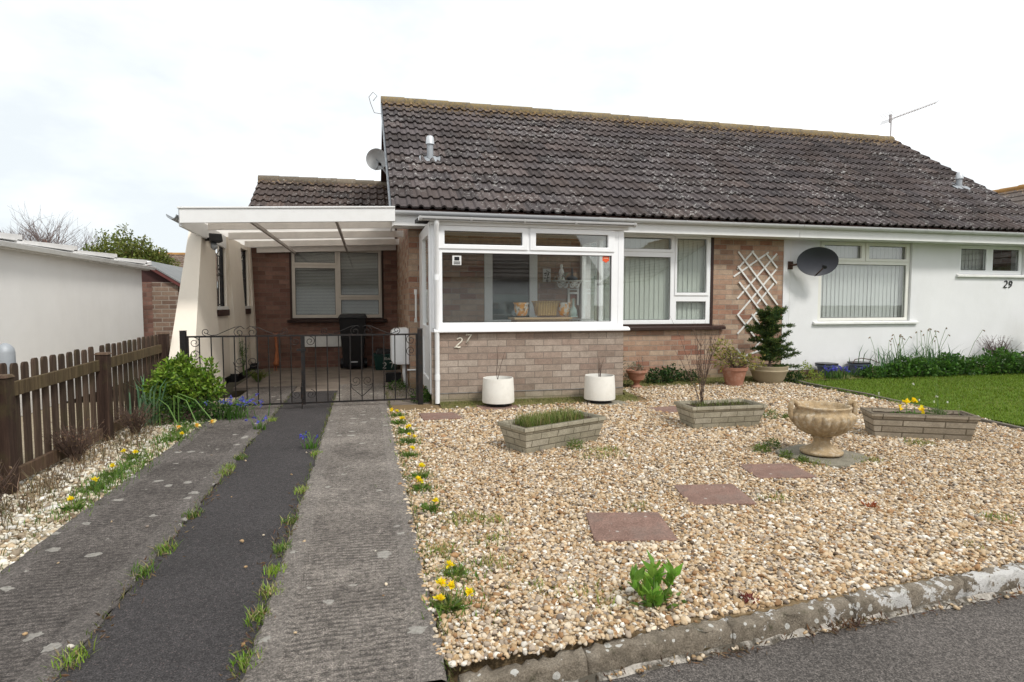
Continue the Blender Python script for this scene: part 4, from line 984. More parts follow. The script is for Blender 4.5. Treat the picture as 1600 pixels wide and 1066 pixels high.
def simple_house(name, lab, cx, cy, w, dpt, ez, rz, axis, wallm, roofm, chim=None, rot=0):
    t = thing(name, lab, 'house', (cx, cy, 0), rot)
    m = MB(); m.box(-w / 2, w / 2, -dpt / 2, dpt / 2, 0, ez); 
    if axis == 'x':
        m.prism([(-dpt / 2, ez), (dpt / 2, ez), (0, rz - .1)], -w / 2, w / 2, 'x')
    else: m.prism([(-w / 2, ez), (w / 2, ez), (0, rz - .1)], -dpt / 2, dpt / 2, 'y')
    m.build('wall', wallm, t, world=False)
    m = MB(); hw = (dpt if axis == 'x' else w) / 2
    def rowroof(sgn):
        n = 14
        for i in range(n):
            a0, a1 = i / n, (i + 1) / n + .01
            p0 = (sgn * (hw + .35) * (1 - a0), ez - .1 + (rz - ez + .1) * a0 + .05); p1 = (sgn * (hw + .35) * (1 - min(1, a1)), ez - .1 + (rz - ez + .1) * min(1, a1) + .012)
            q1 = (p1[0], p1[1] - .06); q0 = (p0[0], p0[1] - .08); tn = random.uniform(.85, 1.15)
            ext = (w if axis == 'x' else dpt) / 2 + .25
            pl = [p0, p1, q1, q0] if sgn < 0 else [q0, q1, p1, p0]
            m.prism(pl, -ext, ext, 'x' if axis == 'x' else 'y', (tn, tn, tn))
    rowroof(-1); rowroof(1); rf = m.build('roof', roofm, t, world=False)
    m = MB(); ridge_caps(m, -(w if axis == 'x' else dpt) / 2 - .25, (w if axis == 'x' else dpt) / 2 + .25, 0, rz, .13, .6)
    if axis != 'x': m.v = [np.stack([v[:, 1], v[:, 0], v[:, 2]], 1) for v in m.v]; m.f = [tuple(reversed(f)) for f in m.f]
    m.build('ridge', RIDGE_FAR, rf, world=False)
    if chim:
        x, y, h = chim; m = MB(); m.box(x - .35, x + .35, y - .35, y + .35, rz - .6, rz + h); m.box(x - .4, x + .4, y - .4, y + .4, rz + h + .001, rz + h + .12); m.build('chimney', BRICK_GAR, rf, world=False)
        m = MB(); m.lathe([(.02, 0), (.13, 0), (.11, .3), (.02, .3)], 12, (x, y, rz + h + .121)); m.build('chimney_pot', TERRA, rf, world=False)
    return t
RIDGE_FAR = plain('far_ridge', (.30, .16, .05), .85, .3, 4)
TF2 = tilemat('brown_far_tile', (.13, .085, .06))
simple_house('distant_house', 'distant house with brown tiled roof beyond the garden bush', -8.0, 37, 9, 8, 2.2, 4.05, 'x', BRICK_GAR, TF2)
simple_house('distant_house', 'far house whose chimney rises over the white garage roof', -17.2, 40, 7, 7, 2.4, 4.2, 'x', BRICK_GAR, TF2, chim=(-.6, 0, .35))
simple_house('neighbouring_bungalow', 'dark tiled roof peeping over the near end of the white garage', -12.2, 13.2, 9, 5.4, 2.65, 5.0, 'y', GARAGER, TILE_BACK)
simple_house('neighbouring_bungalow', 'roof with orange lichened ridge beyond the white bungalow', 20.3, 10.5, 7.5, 12.2, 2.4, 4.98, 'y', RENDERW, TILE_FAR)
simple_house('facing_bungalow', 'pale bungalow across the road seen only in window reflections', 2, -14, 16, 8, 2.5, 5.2, 'x', RENDERW, TILE_BACK)
simple_house('facing_bungalow', 'gable ended bungalow across the road seen only in window reflections', 18, -13, 9, 9, 2.5, 5.2, 'y', RENDERW, TILE_BACK)

# ================================================================== ROOF FURNITURE
def dish(name, lab, cx, cy, cz, rx, rz_, yaw, pitch, mat, wallpt, armcol):
    t = thing(name, lab, 'satellite dish', (cx, cy, cz))
    M = Matrix.Translation((cx, cy, cz)) @ Matrix.Rotation(yaw, 4, 'Z') @ Matrix.Rotation(pitch, 4, 'X')
    V = []; F = []; n = 36; R = 6
    for side in (0, 1):
        for i in range(R + 1):
            q = i / R
            for k in range(n):
                a = 2 * PI * k / n; V.append(tuple(M @ Vector((rx * q * math.cos(a), -.07 * q * q + .07 + side * .008, rz_ * q * math.sin(a)))))
    N = (R + 1) * n
    for i in range(R):
        for k in range(n):
            k2 = (k + 1) % n
            F.append((i * n + k, i * n + k2, (i + 1) * n + k2, (i + 1) * n + k)); F.append((N + i * n + k2, N + i * n + k, N + (i + 1) * n + k, N + (i + 1) * n + k2))
    for k in range(n): F.append((R * n + k, R * n + (k + 1) % n, N + R * n + (k + 1) % n, N + R * n + k))
    m = MB(); m.add(V, F); m.build('reflector', mat, t, auto=.9)
    m = MB(); tip = M @ Vector((0, -.26, -rz_ * .30)); base = M @ Vector((0, .04, -rz_ * .98))
    m.tube([M @ Vector((0, .09, -rz_ * .2)), M @ Vector((0, .06, -rz_ * 1.02)), base + (tip - base) * .15, tip], .012, 6); m.build('arm', armcol, t)
    m = MB(); d = M.to_3x3() @ Vector((0, 1, .15)); m.tube([tip - d * .03, tip + d * .05], [.03, .022], 10); m.build('receiver', BLACKP, t)
    m = MB(); m.tube([M @ Vector((0, .09, 0)), Vector(wallpt) + Vector((0, -.06, 0)), Vector(wallpt)], .02, 8); m.box(wallpt[0] - .05, wallpt[0] + .05, wallpt[1] - .012, wallpt[1] - .001, wallpt[2] - .07, wallpt[2] + .07); m.build('bracket', armcol, t)
    return t
dish('satellite_dish', 'dark grey oval satellite dish on the white rendered wall', 7.60, 8.92, 2.03, .355, .25, -.28, .13, plain('dark_mesh_dish', (.030, .032, .040), .45, .1), (7.30, Y2 - .013, 1.98), plain('rusty_bracket', (.06, .03, .02), .6))
t = dish('satellite_dish', 'pale grey satellite dish on a pole at the brick gable', .24, 11.85, 4.03, .20, .20, .2, .3, plain('pale_dish', (.46, .48, .49), .45, .06), (.58, 12.0, 3.6), LEADGREY)
m = MB(); m.tube([(.50, 11.95, 2.9), (.50, 11.95, 3.95)], .02, 8); m.tube([(.64, 11.97, 3.2), (.50, 11.95, 3.2)], .015, 6); m.build('pole', IRON, t)
def flue(x, y, z, lab, h=.40):
    t = thing('flue', lab, 'flue', (x, y, z))
    m = MB(); m.lathe([(.005, -.2), (.055, -.2), (.055, h - .14), (.005, h - .14)], 20, (x, y, z)); m.build('pipe', LEADGREY, t, auto=.7)
    m = MB(); m.lathe([(.005, h - .139), (.075, h - .139), (.062, h - .02), (.045, h), (.005, h)], 20, (x, y, z)); m.build('cap', WHITEMET, t, auto=.7)
    m = MB(); sl = (RZ - EZ) / (RY - EY); V = []; n = 12   # lead flashing dressed over the tile rolls
    for a in (-.13, .12):
        for i in range(n + 1):
            xx = x - .18 + .36 * i / n; V.append((xx, y + a, z + sl * a + .078 + .012 * math.sin(i * 1.7)))
    V += [(p[0], p[1] + .008, p[2] - .012) for p in V]; q = n + 1
    F = [(i, i + 1, q + i + 1, q + i) for i in range(n)] + [(2 * q + q + i, 2 * q + q + i + 1, 2 * q + i + 1, 2 * q + i) for i in range(n)] + [(2 * q + i, 2 * q + i + 1, i + 1, i) for i in range(n)]
    m.add(V, F); m.build('flashing', LEADGREY, t); return t
flue(1.09, 10.36, 3.68, 'grey metal flue on the roof above the porch', .44)
flue(12.36, 10.42, 3.74, 'grey metal flue near the right end of the tiled roof', .36)
t = thing('television_aerial', 'television aerial with a long boom above the ridge end', 'aerial', (13.05, 12.95, 5.4))
ALU = plain('aerial_metal', (.45, .42, .42), .5, .1, metal=.3)
m = MB(); m.tube([(13.10, 12.95, 5.2), (13.10, 12.95, 6.12)], .017, 6); m.build('mast', ALU, t)
m = MB(); m.tube([(13.05, 12.95, 5.99), (14.50, 12.95, 6.53)], .011, 6); m.build('boom', ALU, t)
m = MB()
for i in range(16):
    q = .1 + .9 * i / 15; c = Vector((13.05 + 1.45 * q, 12.95, 5.99 + .54 * q)); L = .12 - .05 * q
    m.tube([c + Vector((0, -L, .03)), c + Vector((0, L, -.03))], .006, 4)
for s in (-1, 1):
    for k in range(4): m.tube([(13.0 - .02 * k, 12.75, 6.02 + s * (.03 + .03 * k)), (13.0 - .02 * k, 13.15, 6.02 + s * (.03 + .03 * k))], .005, 4)
m.build('elements', ALU, t)
m = MB(); m.tube([(13.02, 12.9, 5.9), (13.02, 12.9, 6.1)], .03, 6); m.build('junction_box', ALU, t)
WIRE = plain('overhead_cable', (.22, .22, .22), .6)
m = MB(); m.tube([(3.5, 24, 9.1), (8, 25, 9.0), (18, 26, 9.05), (30, 28, 9.35)], .016, 5); tag(m.build('overhead_wire', WIRE), 'upper thin overhead wire behind the roof ridge', 'wire')
m = MB(); m.tube([(14.0, 21, 6.55), (20, 22, 6.65), (30, 24, 6.9)], .014, 5); tag(m.build('overhead_wire', WIRE), 'lower thin overhead wire to the right of the aerial', 'wire')
m = MB(); m.tube([(.40, 12.6, 5.1), (.22, 12.6, 5.12), (.15, 12.6, 5.3), (.12, 12.6, 5.42), (.2, 12.6, 5.52), (.28, 12.6, 5.45), (.2, 12.6, 5.35)], .006, 5)
tag(m.build('loose_cable', BARK), 'thin curled cable end sticking out from the gable top', 'cable')
# ================================================================== POTS, SLABS, URN
def slabmat(name, base):
    k = NT(name); c = k.ramp(k.noise(8, 6, .7), [(.3, tuple(x * .7 for x in base)), (.7, tuple(x * 1.25 for x in base))])
    c = k.mix(1.0, c, k.ramp(k.noise(140, 4, .75), [(.34, .5), (.66, 1.5)]), 'MULTIPLY')
    st = k.ramp(k.noise(4.5, 6, .75), [(.48, 0.0), (.62, 1.0)]); c = k.mix(k.math('MULTIPLY', st, .45), c, (.13, .11, .095))
    v = k.voro(24); cs = k.n('SeparateColor'); k.l(k.voro(24, out='Color'), cs.inputs[0])
    b = k.math('LESS_THAN', k.math('ADD', v, k.math('MULTIPLY', k.noise(34, 5, .75), .5)), k.math('ADD', k.math('MULTIPLY', k.math('POWER', cs.outputs[0], 2.0), .42), .10))
    c = k.mix(k.math('MULTIPLY', b, .7), c, (.46, .42, .38)); k.bump(k.noise(110, 5, .75), .7, .008); return k.out(c, .9, .2)
PINK = slabmat('pink_concrete_slab', (.225, .140, .112)); GREYS = slabmat('grey_stone_slab', (.24, .22, .17))
SLABS = []
def slab(cx, cy, w, d, rot, z, lab, mat=PINK, cut=0):
    t = .04; c, s = math.cos(rot), math.sin(rot); a, b = w / 2, d / 2
    P = [(-a, -b), (a, -b), (a, b), (-a, b)] if not cut else [(-a + cut, -b), (a - cut, -b), (a, -b + cut), (a, b - cut), (a - cut, b), (-a + cut, b), (-a, b - cut), (-a, -b + cut)]
    z -= .011
    P = [(p[0] + random.gauss(0, .004), p[1] + random.gauss(0, .004)) for p in P]
    m = MB(); m.prism(P, z - t, z, 'z')
    o = m.build('paving_slab', mat, bevel=.006); o.location = (cx, cy, 0); o.rotation_euler = (random.gauss(0, .008), random.gauss(0, .008), rot)
    SLABS.append((cx, cy, w - .045, d - .045, rot)); return tag(o, lab, 'paving slab', 'stepping stones in the gravel')
slab(1.46, 3.15, .455, .43, -.24, .036, 'pink concrete slab in the gravel, nearest the kerb')
slab(2.26, 3.56, .43, .41, -.22, .034, 'pink concrete slab in the middle of the row of stepping stones')
slab(3.05, 3.96, .44, .38, -.20, .033, 'pink concrete slab just in front of the stone urn')
slab(.81, 6.84, .44, .42, .05, .034, 'pink slab by the foot of the white porch downpipe')
slab(1.60, 7.34, .5, .40, .03, .022, 'pink slab under the left white drum planter')
slab(3.06, 7.30, .5, .42, .05, .022, 'grey slab under the right white drum planter', GREYS)
slab(3.62, 6.62, .46, .42, .1, .026, 'flat pink slab behind the twiggy trough planter')
slab(3.74, 4.28, .60, .60, .42, .040, 'grey square slab with clipped corners under the urn', GREYS, .10)
BRICKTROUGH = brickmat('cast_brick_trough', [(0, (.33, .30, .225)), (.5, (.40, .365, .28)), (1, (.45, .41, .325))], (.20, .175, .125), bw=.19, bh=.062, mort=.008, stain=(.10, .09, .05), stain_amt=.5, zoff=.0, bumpd=.012)
BRICKTROUGH2 = brickmat('cast_brick_trough_long', [(0, (.29, .245, .185)), (.5, (.36, .31, .24)), (1, (.42, .365, .29))], (.17, .14, .10), bw=.36, bh=.062, mort=.012, stain=(.10, .085, .05), stain_amt=.45, bumpd=.012)
def trough(cx, cy, rot, L, W, h, lab, mat, slope=.07):
    t = thing('trough_planter', lab, 'planter', (cx, cy, 0), rot)
    a, b = L / 2, W / 2; m = MB(); w = .035
    def ring(z, ins): return [(-a + ins, -b + ins, z), (a - ins, -b + ins, z), (a - ins, b - ins, z), (-a + ins, b - ins, z)]
    rings = [ring(-.02, slope), ring(h - .035, .012), ring(h - .034, 0), ring(h, 0), ring(h, w), ring(h - .04, w + .005)]
    V = [p for r in rings for p in r]; F = [(i * 4 + k, i * 4 + (k + 1) % 4, (i + 1) * 4 + (k + 1) % 4, (i + 1) * 4 + k) for i in range(len(rings) - 1) for k in range(4)] + [(3, 2, 1, 0), (20, 21, 22, 23)]
    m.add(V, F); m.build('body', mat, t, world=False, bevel=.004)
    m = MB(); nx, ny = 24, 10; V = [(-a + w + .004 + (L - 2 * w - .008) * i / nx, -b + w + .004 + (W - 2 * w - .008) * j / ny, h - .036 + .012 * RNG.random()) for j in range(ny + 1) for i in range(nx + 1)]
    m.add(V, [(j * (nx + 1) + i, j * (nx + 1) + i + 1, (j + 1) * (nx + 1) + i + 1, (j + 1) * (nx + 1) + i) for j in range(ny) for i in range(nx)])
    m.build('soil', SOIL, t, world=False, smooth=True); return t
trough(1.66, 5.24, .40, .97, .41, .245, 'grey brick patterned trough overgrown with grass', BRICKTROUGH)
trough(3.66, 5.67, -.03, .86, .41, .245, 'grey brick patterned trough holding a bare twiggy shrub', BRICKTROUGH)
trough(5.22, 4.72, -.46, .92, .34, .25, 'long brown grey trough with yellow flowers by the lawn', BRICKTROUGH2, .055)
def rot2(cx, cy, rot, x, y): c, s = math.cos(rot), math.sin(rot); return cx + c * x - s * y, cy + s * x + c * y
# urn
t = thing('stone_urn', 'weathered stone urn on a pedestal foot in the gravel', 'urn', (3.74, 4.28, .04))
m = MB(); c0 = (3.74, 4.28, .04)
def flute(i, a): return 1 + (.075 * abs(math.sin(11 * a)) - .02 if 12 <= i <= 17 else 0)
prof = [(.01, 0), (.165, 0), (.168, .022), (.155, .03), (.13, .036), (.115, .05), (.078, .07), (.062, .10), (.068, .128), (.085, .138), (.075, .146), (.085, .152), (.13, .168), (.175, .195), (.212, .235), (.236, .28), (.242, .312), (.240, .332), (.236, .346), (.222, .352), (.212, .362), (.210, .378), (.218, .392), (.222, .402), (.214, .41), (.198, .404), (.19, .38), (.18, .35), (.01, .345)]
m.lathe(prof, 220, c0, mod=flute); m.build('bowl', STONE, t, smooth=True)
for s in (-1, 1):
    m = MB(); u = Vector((math.cos(-.24), math.sin(-.24), 0)) * s
    pts = [Vector(c0) + u * r + Vector((0, 0, z)) for r, z in ((.235, .27), (.258, .30), (.27, .34), (.272, .39), (.262, .43), (.245, .442), (.228, .43), (.215, .40))]
    m.tube(pts, [.016, .02, .022, .022, .022, .02, .02, .016], 8); m.build('handle', STONE, t, smooth=True)
# white drum planters
def drum(x, y, lab, r=.20):
    t = thing('drum_planter', lab, 'planter', (x, y, .022), 0, 'cream drum planters in front of the porch')
    m = MB(); m.lathe([(.01, 0), (.15, 0), (.15, .05), (.01, .05)], 28, (0, 0, 0)); m.build('foot', BLACKP, t, world=False, auto=.8)
    m = MB(); m.lathe([(.01, .035), (r * .985, .035), (r, .05), (r * .985, .18), (r * .94, .33), (r * .93, .345), (r * .89, .345), (r * .88, .29), (.01, .29)], 40, (0, 0, 0)); m.build('body', CREAMPOT, t, world=False, auto=.7)
    m = MB(); m.lathe([(.01, .291), (r * .87, .291), (r * .8, .297), (.01, .31)], 20, (0, 0, 0)); m.build('soil', SOIL, t, world=False, smooth=True); return t
drum(1.62, 7.42, 'cream drum planter with bare stems, left of the two by the porch wall', .205); drum(2.97, 7.36, 'cream drum planter with bare stems, right of the two by the porch corner', .205)
def twigs(name, lab, x, y, z, n, h, spread, r=.004, leafn=0, col=(.12, .07, .05), mat=None, cat='plant', branch=2, group=None):
    t = thing(name, lab, cat, (x, y, z), 0, group); m = MB(); L = []
    for i in range(n):
        a = random.uniform(0, 2 * PI); s = spread * random.uniform(.2, 1); hh = h * random.uniform(.65, 1)
        p = [Vector((x + .01 * math.cos(a) + s * q ** 1.3 * math.cos(a) + random.gauss(0, .006), y + s * q ** 1.3 * math.sin(a) + random.gauss(0, .006), z + hh * q)) for q in (0, .25, .5, .75, 1)]
        m.tube(p, [r, r * .9, r * .75, r * .6, r * .35], 4); L += [p[2].lerp(p[4], random.random()) for _ in range(leafn)]
        for _ in range(branch):
            b = p[1].lerp(p[3], random.random()); aa = random.uniform(0, 2 * PI); ln = hh * random.uniform(.12, .3)
            e = b + Vector((math.cos(aa) * ln * .5, math.sin(aa) * ln * .5, ln)); m.tube([b, b.lerp(e, .5) + Vector((0, 0, -.01)), e], [r * .6, r * .5, r * .25], 3); L += [b.lerp(e, random.random()) for _ in range(leafn)]
    m.build('stem', mat or BARK, t)
    if L: k = MB(); k.leaves(np.array([tuple(p) for p in L]), .022, col=col, up=.4); k.build('foliage', LEAF, t)
    return t
twigs('dry_plant', 'two thin bare stems in the left cream drum planter', 1.60, 7.42, .33, 2, .46, .10, .004, 0, cat='plant', branch=1)
twigs('dry_plant', 'thin bare stems in the right cream drum planter', 2.97, 7.36, .33, 4, .30, .05, .005, 0, cat='plant', branch=1)
twigs('twiggy_shrub', 'tall bare twiggy shrub growing from the middle trough', 3.50, 5.78, .22, 17, .98, .36, .0032, 2, (.14, .09, .06), branch=4)
# terracotta pots
def pot(name, x, y, rt, rb, h, lab, mat, z=.0, rim=.05):
    t = thing(name, lab, 'plant pot', (x, y, z)); m = MB()
    m.lathe([(.01, 0), (rb, 0), (rt * .93, h - rim), (rt, h - rim + .002), (rt * 1.03, h), (rt * .93, h), (rt * .88, h - .04), (.01, h - .045)], 36, (x, y, z)); m.build('body', mat, t, auto=.6)
    m = MB(); m.lathe([(.01, h - .044), (rt * .87, h - .044), (.01, h - .02)], 20, (x, y, z)); m.build('soil', SOIL, t, smooth=True); return t
pot('terracotta_pot', 5.68, 8.42, .20, .125, .30, 'tapering terracotta pot with a yellowish shrub', TERRA)
t = thing('terracotta_urn', 'small terracotta urn on a stem in the corner by the porch', 'plant pot', (4.06, 8.55, .0)); m = MB()
m.lathe([(.01, 0), (.085, 0), (.085, .02), (.05, .035), (.04, .07), (.06, .10), (.11, .125), (.14, .22), (.165, .235), (.17, .27), (.15, .272), (.135, .24), (.01, .235)], 32, (4.06, 8.55, .01)); m.build('body', TERRA, t, auto=.6)
m = MB(); m.lathe([(.01, .236), (.134, .236), (.01, .25)], 16, (4.06, 8.55, .01)); m.build('soil', SOIL, t)
t = thing('buff_bowl', 'wide buff stone coloured bowl planter holding the conifer', 'plant pot', (6.46, 8.62, 0)); m = MB()
m.lathe([(.01, 0), (.19, 0), (.245, .08), (.28, .18), (.295, .20), (.298, .215), (.29, .225), (.305, .285), (.28, .287), (.265, .25), (.01, .245)], 40, (6.46, 8.62, 0)); m.build('body', BUFFPOT, t, auto=.6)
m = MB(); m.lathe([(.01, .246), (.262, .246), (.01, .27)], 20, (6.46, 8.62, 0)); m.build('soil', SOIL, t)
# trellis: white laths on the brick pier
t = thing('trellis', 'white diamond lattice trellis fixed to the brick wall', 'trellis', (6.62, Y2 - .03, 1.3))
LATH = plain('white_lath', (.70, .69, .66), .6, .1, 8)
def lath(p, q, y):
    p, q = Vector((p[0], 0, p[1])), Vector((q[0], 0, q[1])); d = (q - p).normalized(); n = Vector((-d.z, 0, d.x)) * .014
    m = MB(); m.hexa([(*(a.x, y - .006, a.z),) for a in (p - n, p + n, q + n, q - n)], [(*(a.x, y + .006, a.z),) for a in (p - n, p + n, q + n, q - n)]); m.build('lath', LATH, t)
ya, yb = Y2 - .022, Y2 - .0085; sx = .265
cx = 6.64
DN = [((6.25, 2.20), (7.06, 1.28)), ((6.52, 2.21), (7.03, 1.66)), ((6.80, 2.18), (7.03, 1.93)), ((6.25, 1.95), (6.85, 1.27)), ((6.28, 1.68), (6.75, 1.14)), ((6.26, 1.12), (6.62, .72)), ((6.26, .52), (6.5, .28)), ((6.55, 1.12), (7.0, .6))]
UP = [((6.25, 1.90), (6.56, 2.22)), ((6.18, 1.77), (6.86, 2.20)), ((6.26, 1.39), (7.03, 2.18)), ((6.27, 1.10), (7.02, 1.90)), ((6.65, 1.30), (6.98, 1.66)), ((6.28, .78), (6.7, 1.20)), ((6.6, .5), (7.0, .92)), ((6.3, .35), (6.95, .55))]
for p, q in DN: lath(p, q, ya)
for p, q in UP: lath(p, q, yb)
# conifer
def conifer(x, y, z, h, lab):
    t = thing('conifer', lab, 'conifer', (x, y, z)); m = MB(); k = MB(); P = []; D = []
    m.tube([(x, y, z), (x + .02, y, z + h * .5), (x - .02, y, z + h)], [.022, .015, .006], 6)
    br = []
    for i in range(64):
        q = random.uniform(.02, .97) ** .9; a = random.uniform(-PI, PI); ln = (.36 - .12 * abs(q - .5)) * random.uniform(.3, 1.25); br.append((q, a, ln, random.uniform(.05, 1.35)))
    br += [(.10, -.3, .52, .5), (.16, -.15, .50, .9), (.74, -.1, .40, .25), (.60, 2.9, .42, .4), (.90, .4, .30, 1.6), (.86, 2.6, .26, 1.3), (.04, -.5, .45, .15)]
    for q, a, ln, up in br:
        o = Vector((x, y, z + h * q)); d = Vector((math.cos(a), math.sin(a) * .8, up)).normalized(); pts = [o + d * ln * s + Vector((0, 0, -.06 * s * s)) for s in (0, .35, .7, 1)]
        m.tube(pts, [.008, .006, .005, .003], 4)
        for s in np.linspace(.12, 1, int(ln * 120)):
            c = o + d * ln * s + Vector((0, 0, -.06 * s * s)); P.append(tuple(c)); D.append(tuple(d * .7)); 
            for sd in (-1, 1):
                if random.random() < .55:
                    w = Vector((-d.y, d.x, 0)) * sd * ln * .35 * (1 - s * .6) * random.random(); P.append(tuple(c + w)); D.append(tuple(d * .6 + w * 3))
    P = np.array(P); D = np.array(D)
    for _ in range(4): k.leaves(P + RNG.normal(size=P.shape) * .010, .046, D, .7, .24, np.where(RNG.random((len(P), 1)) < .35, [[.12, .16, .035]], [[.035, .072, .020]]), .4, .1)
    m.build('branches', BARK, t); k.build('needles', LEAF, t); return t
conifer(6.50, 8.66, .22, .92, 'dark green spruce like conifer in the buff bowl before the trellis')
# generic leafy plants
def bush(name, lab, cat, x, y, z, blobs, n, size, cols, aspect=.5, up=.3, stems=6, group=None, var=.35, hollow=.45):
    t = thing(name, lab, cat, (x, y, z), 0, group); P = []; C = []; D = []; m = MB()
    vol = sum(b[3] * b[4] * b[5] for b in blobs)
    for bx, by, bz, rx, ry, rz_ in blobs:
        nn = int(n * (rx * ry * rz_) / vol); u = RNG.normal(size=(nn, 3)); u /= np.linalg.norm(u, axis=1)[:, None]
        r = (hollow + (1 - hollow) * RNG.random(nn) ** .6) * (1 + .18 * np.sin(u[:, 0] * 7 + bx * 9) * np.cos(u[:, 2] * 6 + by * 5)); q = u * r[:, None] * [rx, ry, rz_] + [bx, by, bz]; P.append(q + RNG.normal(size=q.shape) * size * .4); D.append(u * .7)
        cc = np.asarray(cols)[RNG.integers(0, len(cols), nn)]; C.append(cc)
        for _ in range(stems):
            e = q[RNG.integers(0, nn)]; m.tube([(x + random.gauss(0, .02), y + random.gauss(0, .02), z), ((x + e[0]) / 2, (y + e[1]) / 2, (z + e[2]) / 2 + .02), tuple(e)], [.006, .005, .002], 4)
    P = np.concatenate(P); D = np.concatenate(D); C = np.concatenate(C); ok = P[:, 2] > z - .02; k = MB(); k.leaves(P[ok], size, D[ok], .8, aspect, C[ok], var, up)
    k.build('foliage', LEAF, t)
    if stems: m.build('stem', BARK, t)
    return t
YG = [(.24, .30, .035), (.17, .25, .03), (.30, .33, .06)]; MG = [(.05, .12, .018), (.07, .16, .02), (.035, .085, .015)]; DG = [(.018, .045, .012), (.03, .065, .015), (.045, .085, .02)]
LIME = [(.125, .215, .02), (.18, .28, .03), (.08, .15, .018), (.22, .31, .05)]
bush('yellow_shrub', 'pale yellow green variegated shrub in the terracotta pot', 'shrub', 5.68, 8.42, .27, [(5.45, 8.38, .60, .20, .13, .15), (5.72, 8.40, .42, .20, .13, .12), (5.98, 8.36, .38, .17, .12, .11), (5.40, 8.36, .42, .1, .1, .13)], 620, .050, [(.28, .25, .05), (.20, .20, .04), (.36, .33, .12), (.12, .13, .03)], stems=8)
bush('small_evergreen', 'dark narrow evergreen in the corner beside the small terracotta urn', 'shrub', 3.80, 8.75, .02, [(3.80, 8.75, .34, .13, .12, .32), (3.86, 8.65, .12, .18, .14, .13)], 900, .035, [(.02, .045, .015), (.03, .06, .02), (.05, .085, .03)], .3)
bush('grey_herb', 'small grey green herb growing in the little terracotta urn', 'plant', 4.06, 8.55, .26, [(4.02, 8.55, .31, .13, .1, .07)], 260, .030, [(.10, .15, .09), (.07, .12, .06)], .25)
twigs('dry_plant', 'one thin bare stem in the little terracotta urn', 4.16, 8.55, .26, 2, .32, .12, .004, 1)
bush('euphorbia_mound', 'low dark leafy mound at the foot of the brick wall', 'plant', 4.72, 8.95, .02, [(4.62, 8.9, .10, .24, .14, .11), (4.86, 8.98, .14, .18, .12, .12)], 750, .055, DG)
bush('euphorbia_mound', 'low dark green plant behind the twiggy trough', 'plant', 5.15, 9.0, .02, [(5.2, 9.0, .09, .22, .12, .1)], 420, .045, DG)
bush('euonymus_bush', 'bright lime green leafy bush by the left gate post', 'bush', -2.0, 7.3, 0, [(-2.08, 7.38, .47, .20, .24, .22), (-1.90, 7.38, .38, .20, .24, .2), (-1.74, 7.42, .54, .08, .1, .14), (-2.22, 7.3, .33, .15, .2, .2), (-1.72, 7.42, .30, .12, .16, .14), (-2.0, 7.4, .62, .10, .12, .10)], 4200, .055, LIME, .5, .4, stems=12, hollow=.35, var=.45)
bush('dark_weeds', 'darker green undergrowth below the lime green bush', 'plant', -2.0, 7.15, 0, [(-2.15, 7.1, .14, .22, .2, .14), (-1.85, 7.15, .13, .24, .2, .13), (-1.66, 7.3, .10, .2, .2, .1)], 1500, .045, MG + DG, .4, .4, stems=6, var=.4)
# daffodil and bulb clumps
def bulbs(name, lab, x, y, z, n, h, w, lean, col, nstem=0, sh=.5, flower=None, spread=.12, cat='plant', group=None, droop=.12, fsize=.03, slean=.3):
    t = thing(name, lab, cat, (x, y, z), 0, group); k = MB(); P = np.column_stack([RNG.normal(x, spread, n), RNG.normal(y, spread * .7, n), np.full(n, z)])
    k.blades(P, h, w, lean, col, .3, droop=droop); k.build('foliage', GRASSM, t)
    if nstem:
        m = MB(); f = MB()
        for i in range(nstem):
            a = random.uniform(0, 2 * PI); s = slean * random.uniform(.2, 1); px, py = random.gauss(x, spread * .7), random.gauss(y, spread * .4); hh = sh * random.uniform(.75, 1.1)
            p = [Vector((px + s * q * q * math.cos(a), py + s * q * q * math.sin(a) * .6, z + hh * q)) for q in (0, .35, .7, 1)]
            e = p[3] + Vector((math.cos(a) * .03, -.01, -.012)); m.tube(p + [e], [.0045, .004, .0035, .003, .004], 5)
            if flower == 'spent':
                g = MB(); g.tube([p[3], e, e + Vector((math.cos(a) * .02, 0, -.02))], [.005, .011, .004], 6, (.20, .13, .06)); g.build('flower', PETAL, t)
            else:
                f = MB(); f.leaves(np.array([tuple(e)] * 9) + RNG.normal(size=(9, 3)) * fsize * .15, fsize, np.array([[0, -.8, -.2]] * 9), 1.0, .6, flower, .2, 0); f.build('flower', PETAL, t)
        m.build('stem', STEMG, t, smooth=True)
    return t
DAFF = (.06, .13, .05)
bulbs('daffodil_clump', 'daffodil leaves arching left of the lime green bush', -2.25, 7.0, 0, 34, .62, .022, .75, (.10, .19, .10), spread=.09, droop=.2)
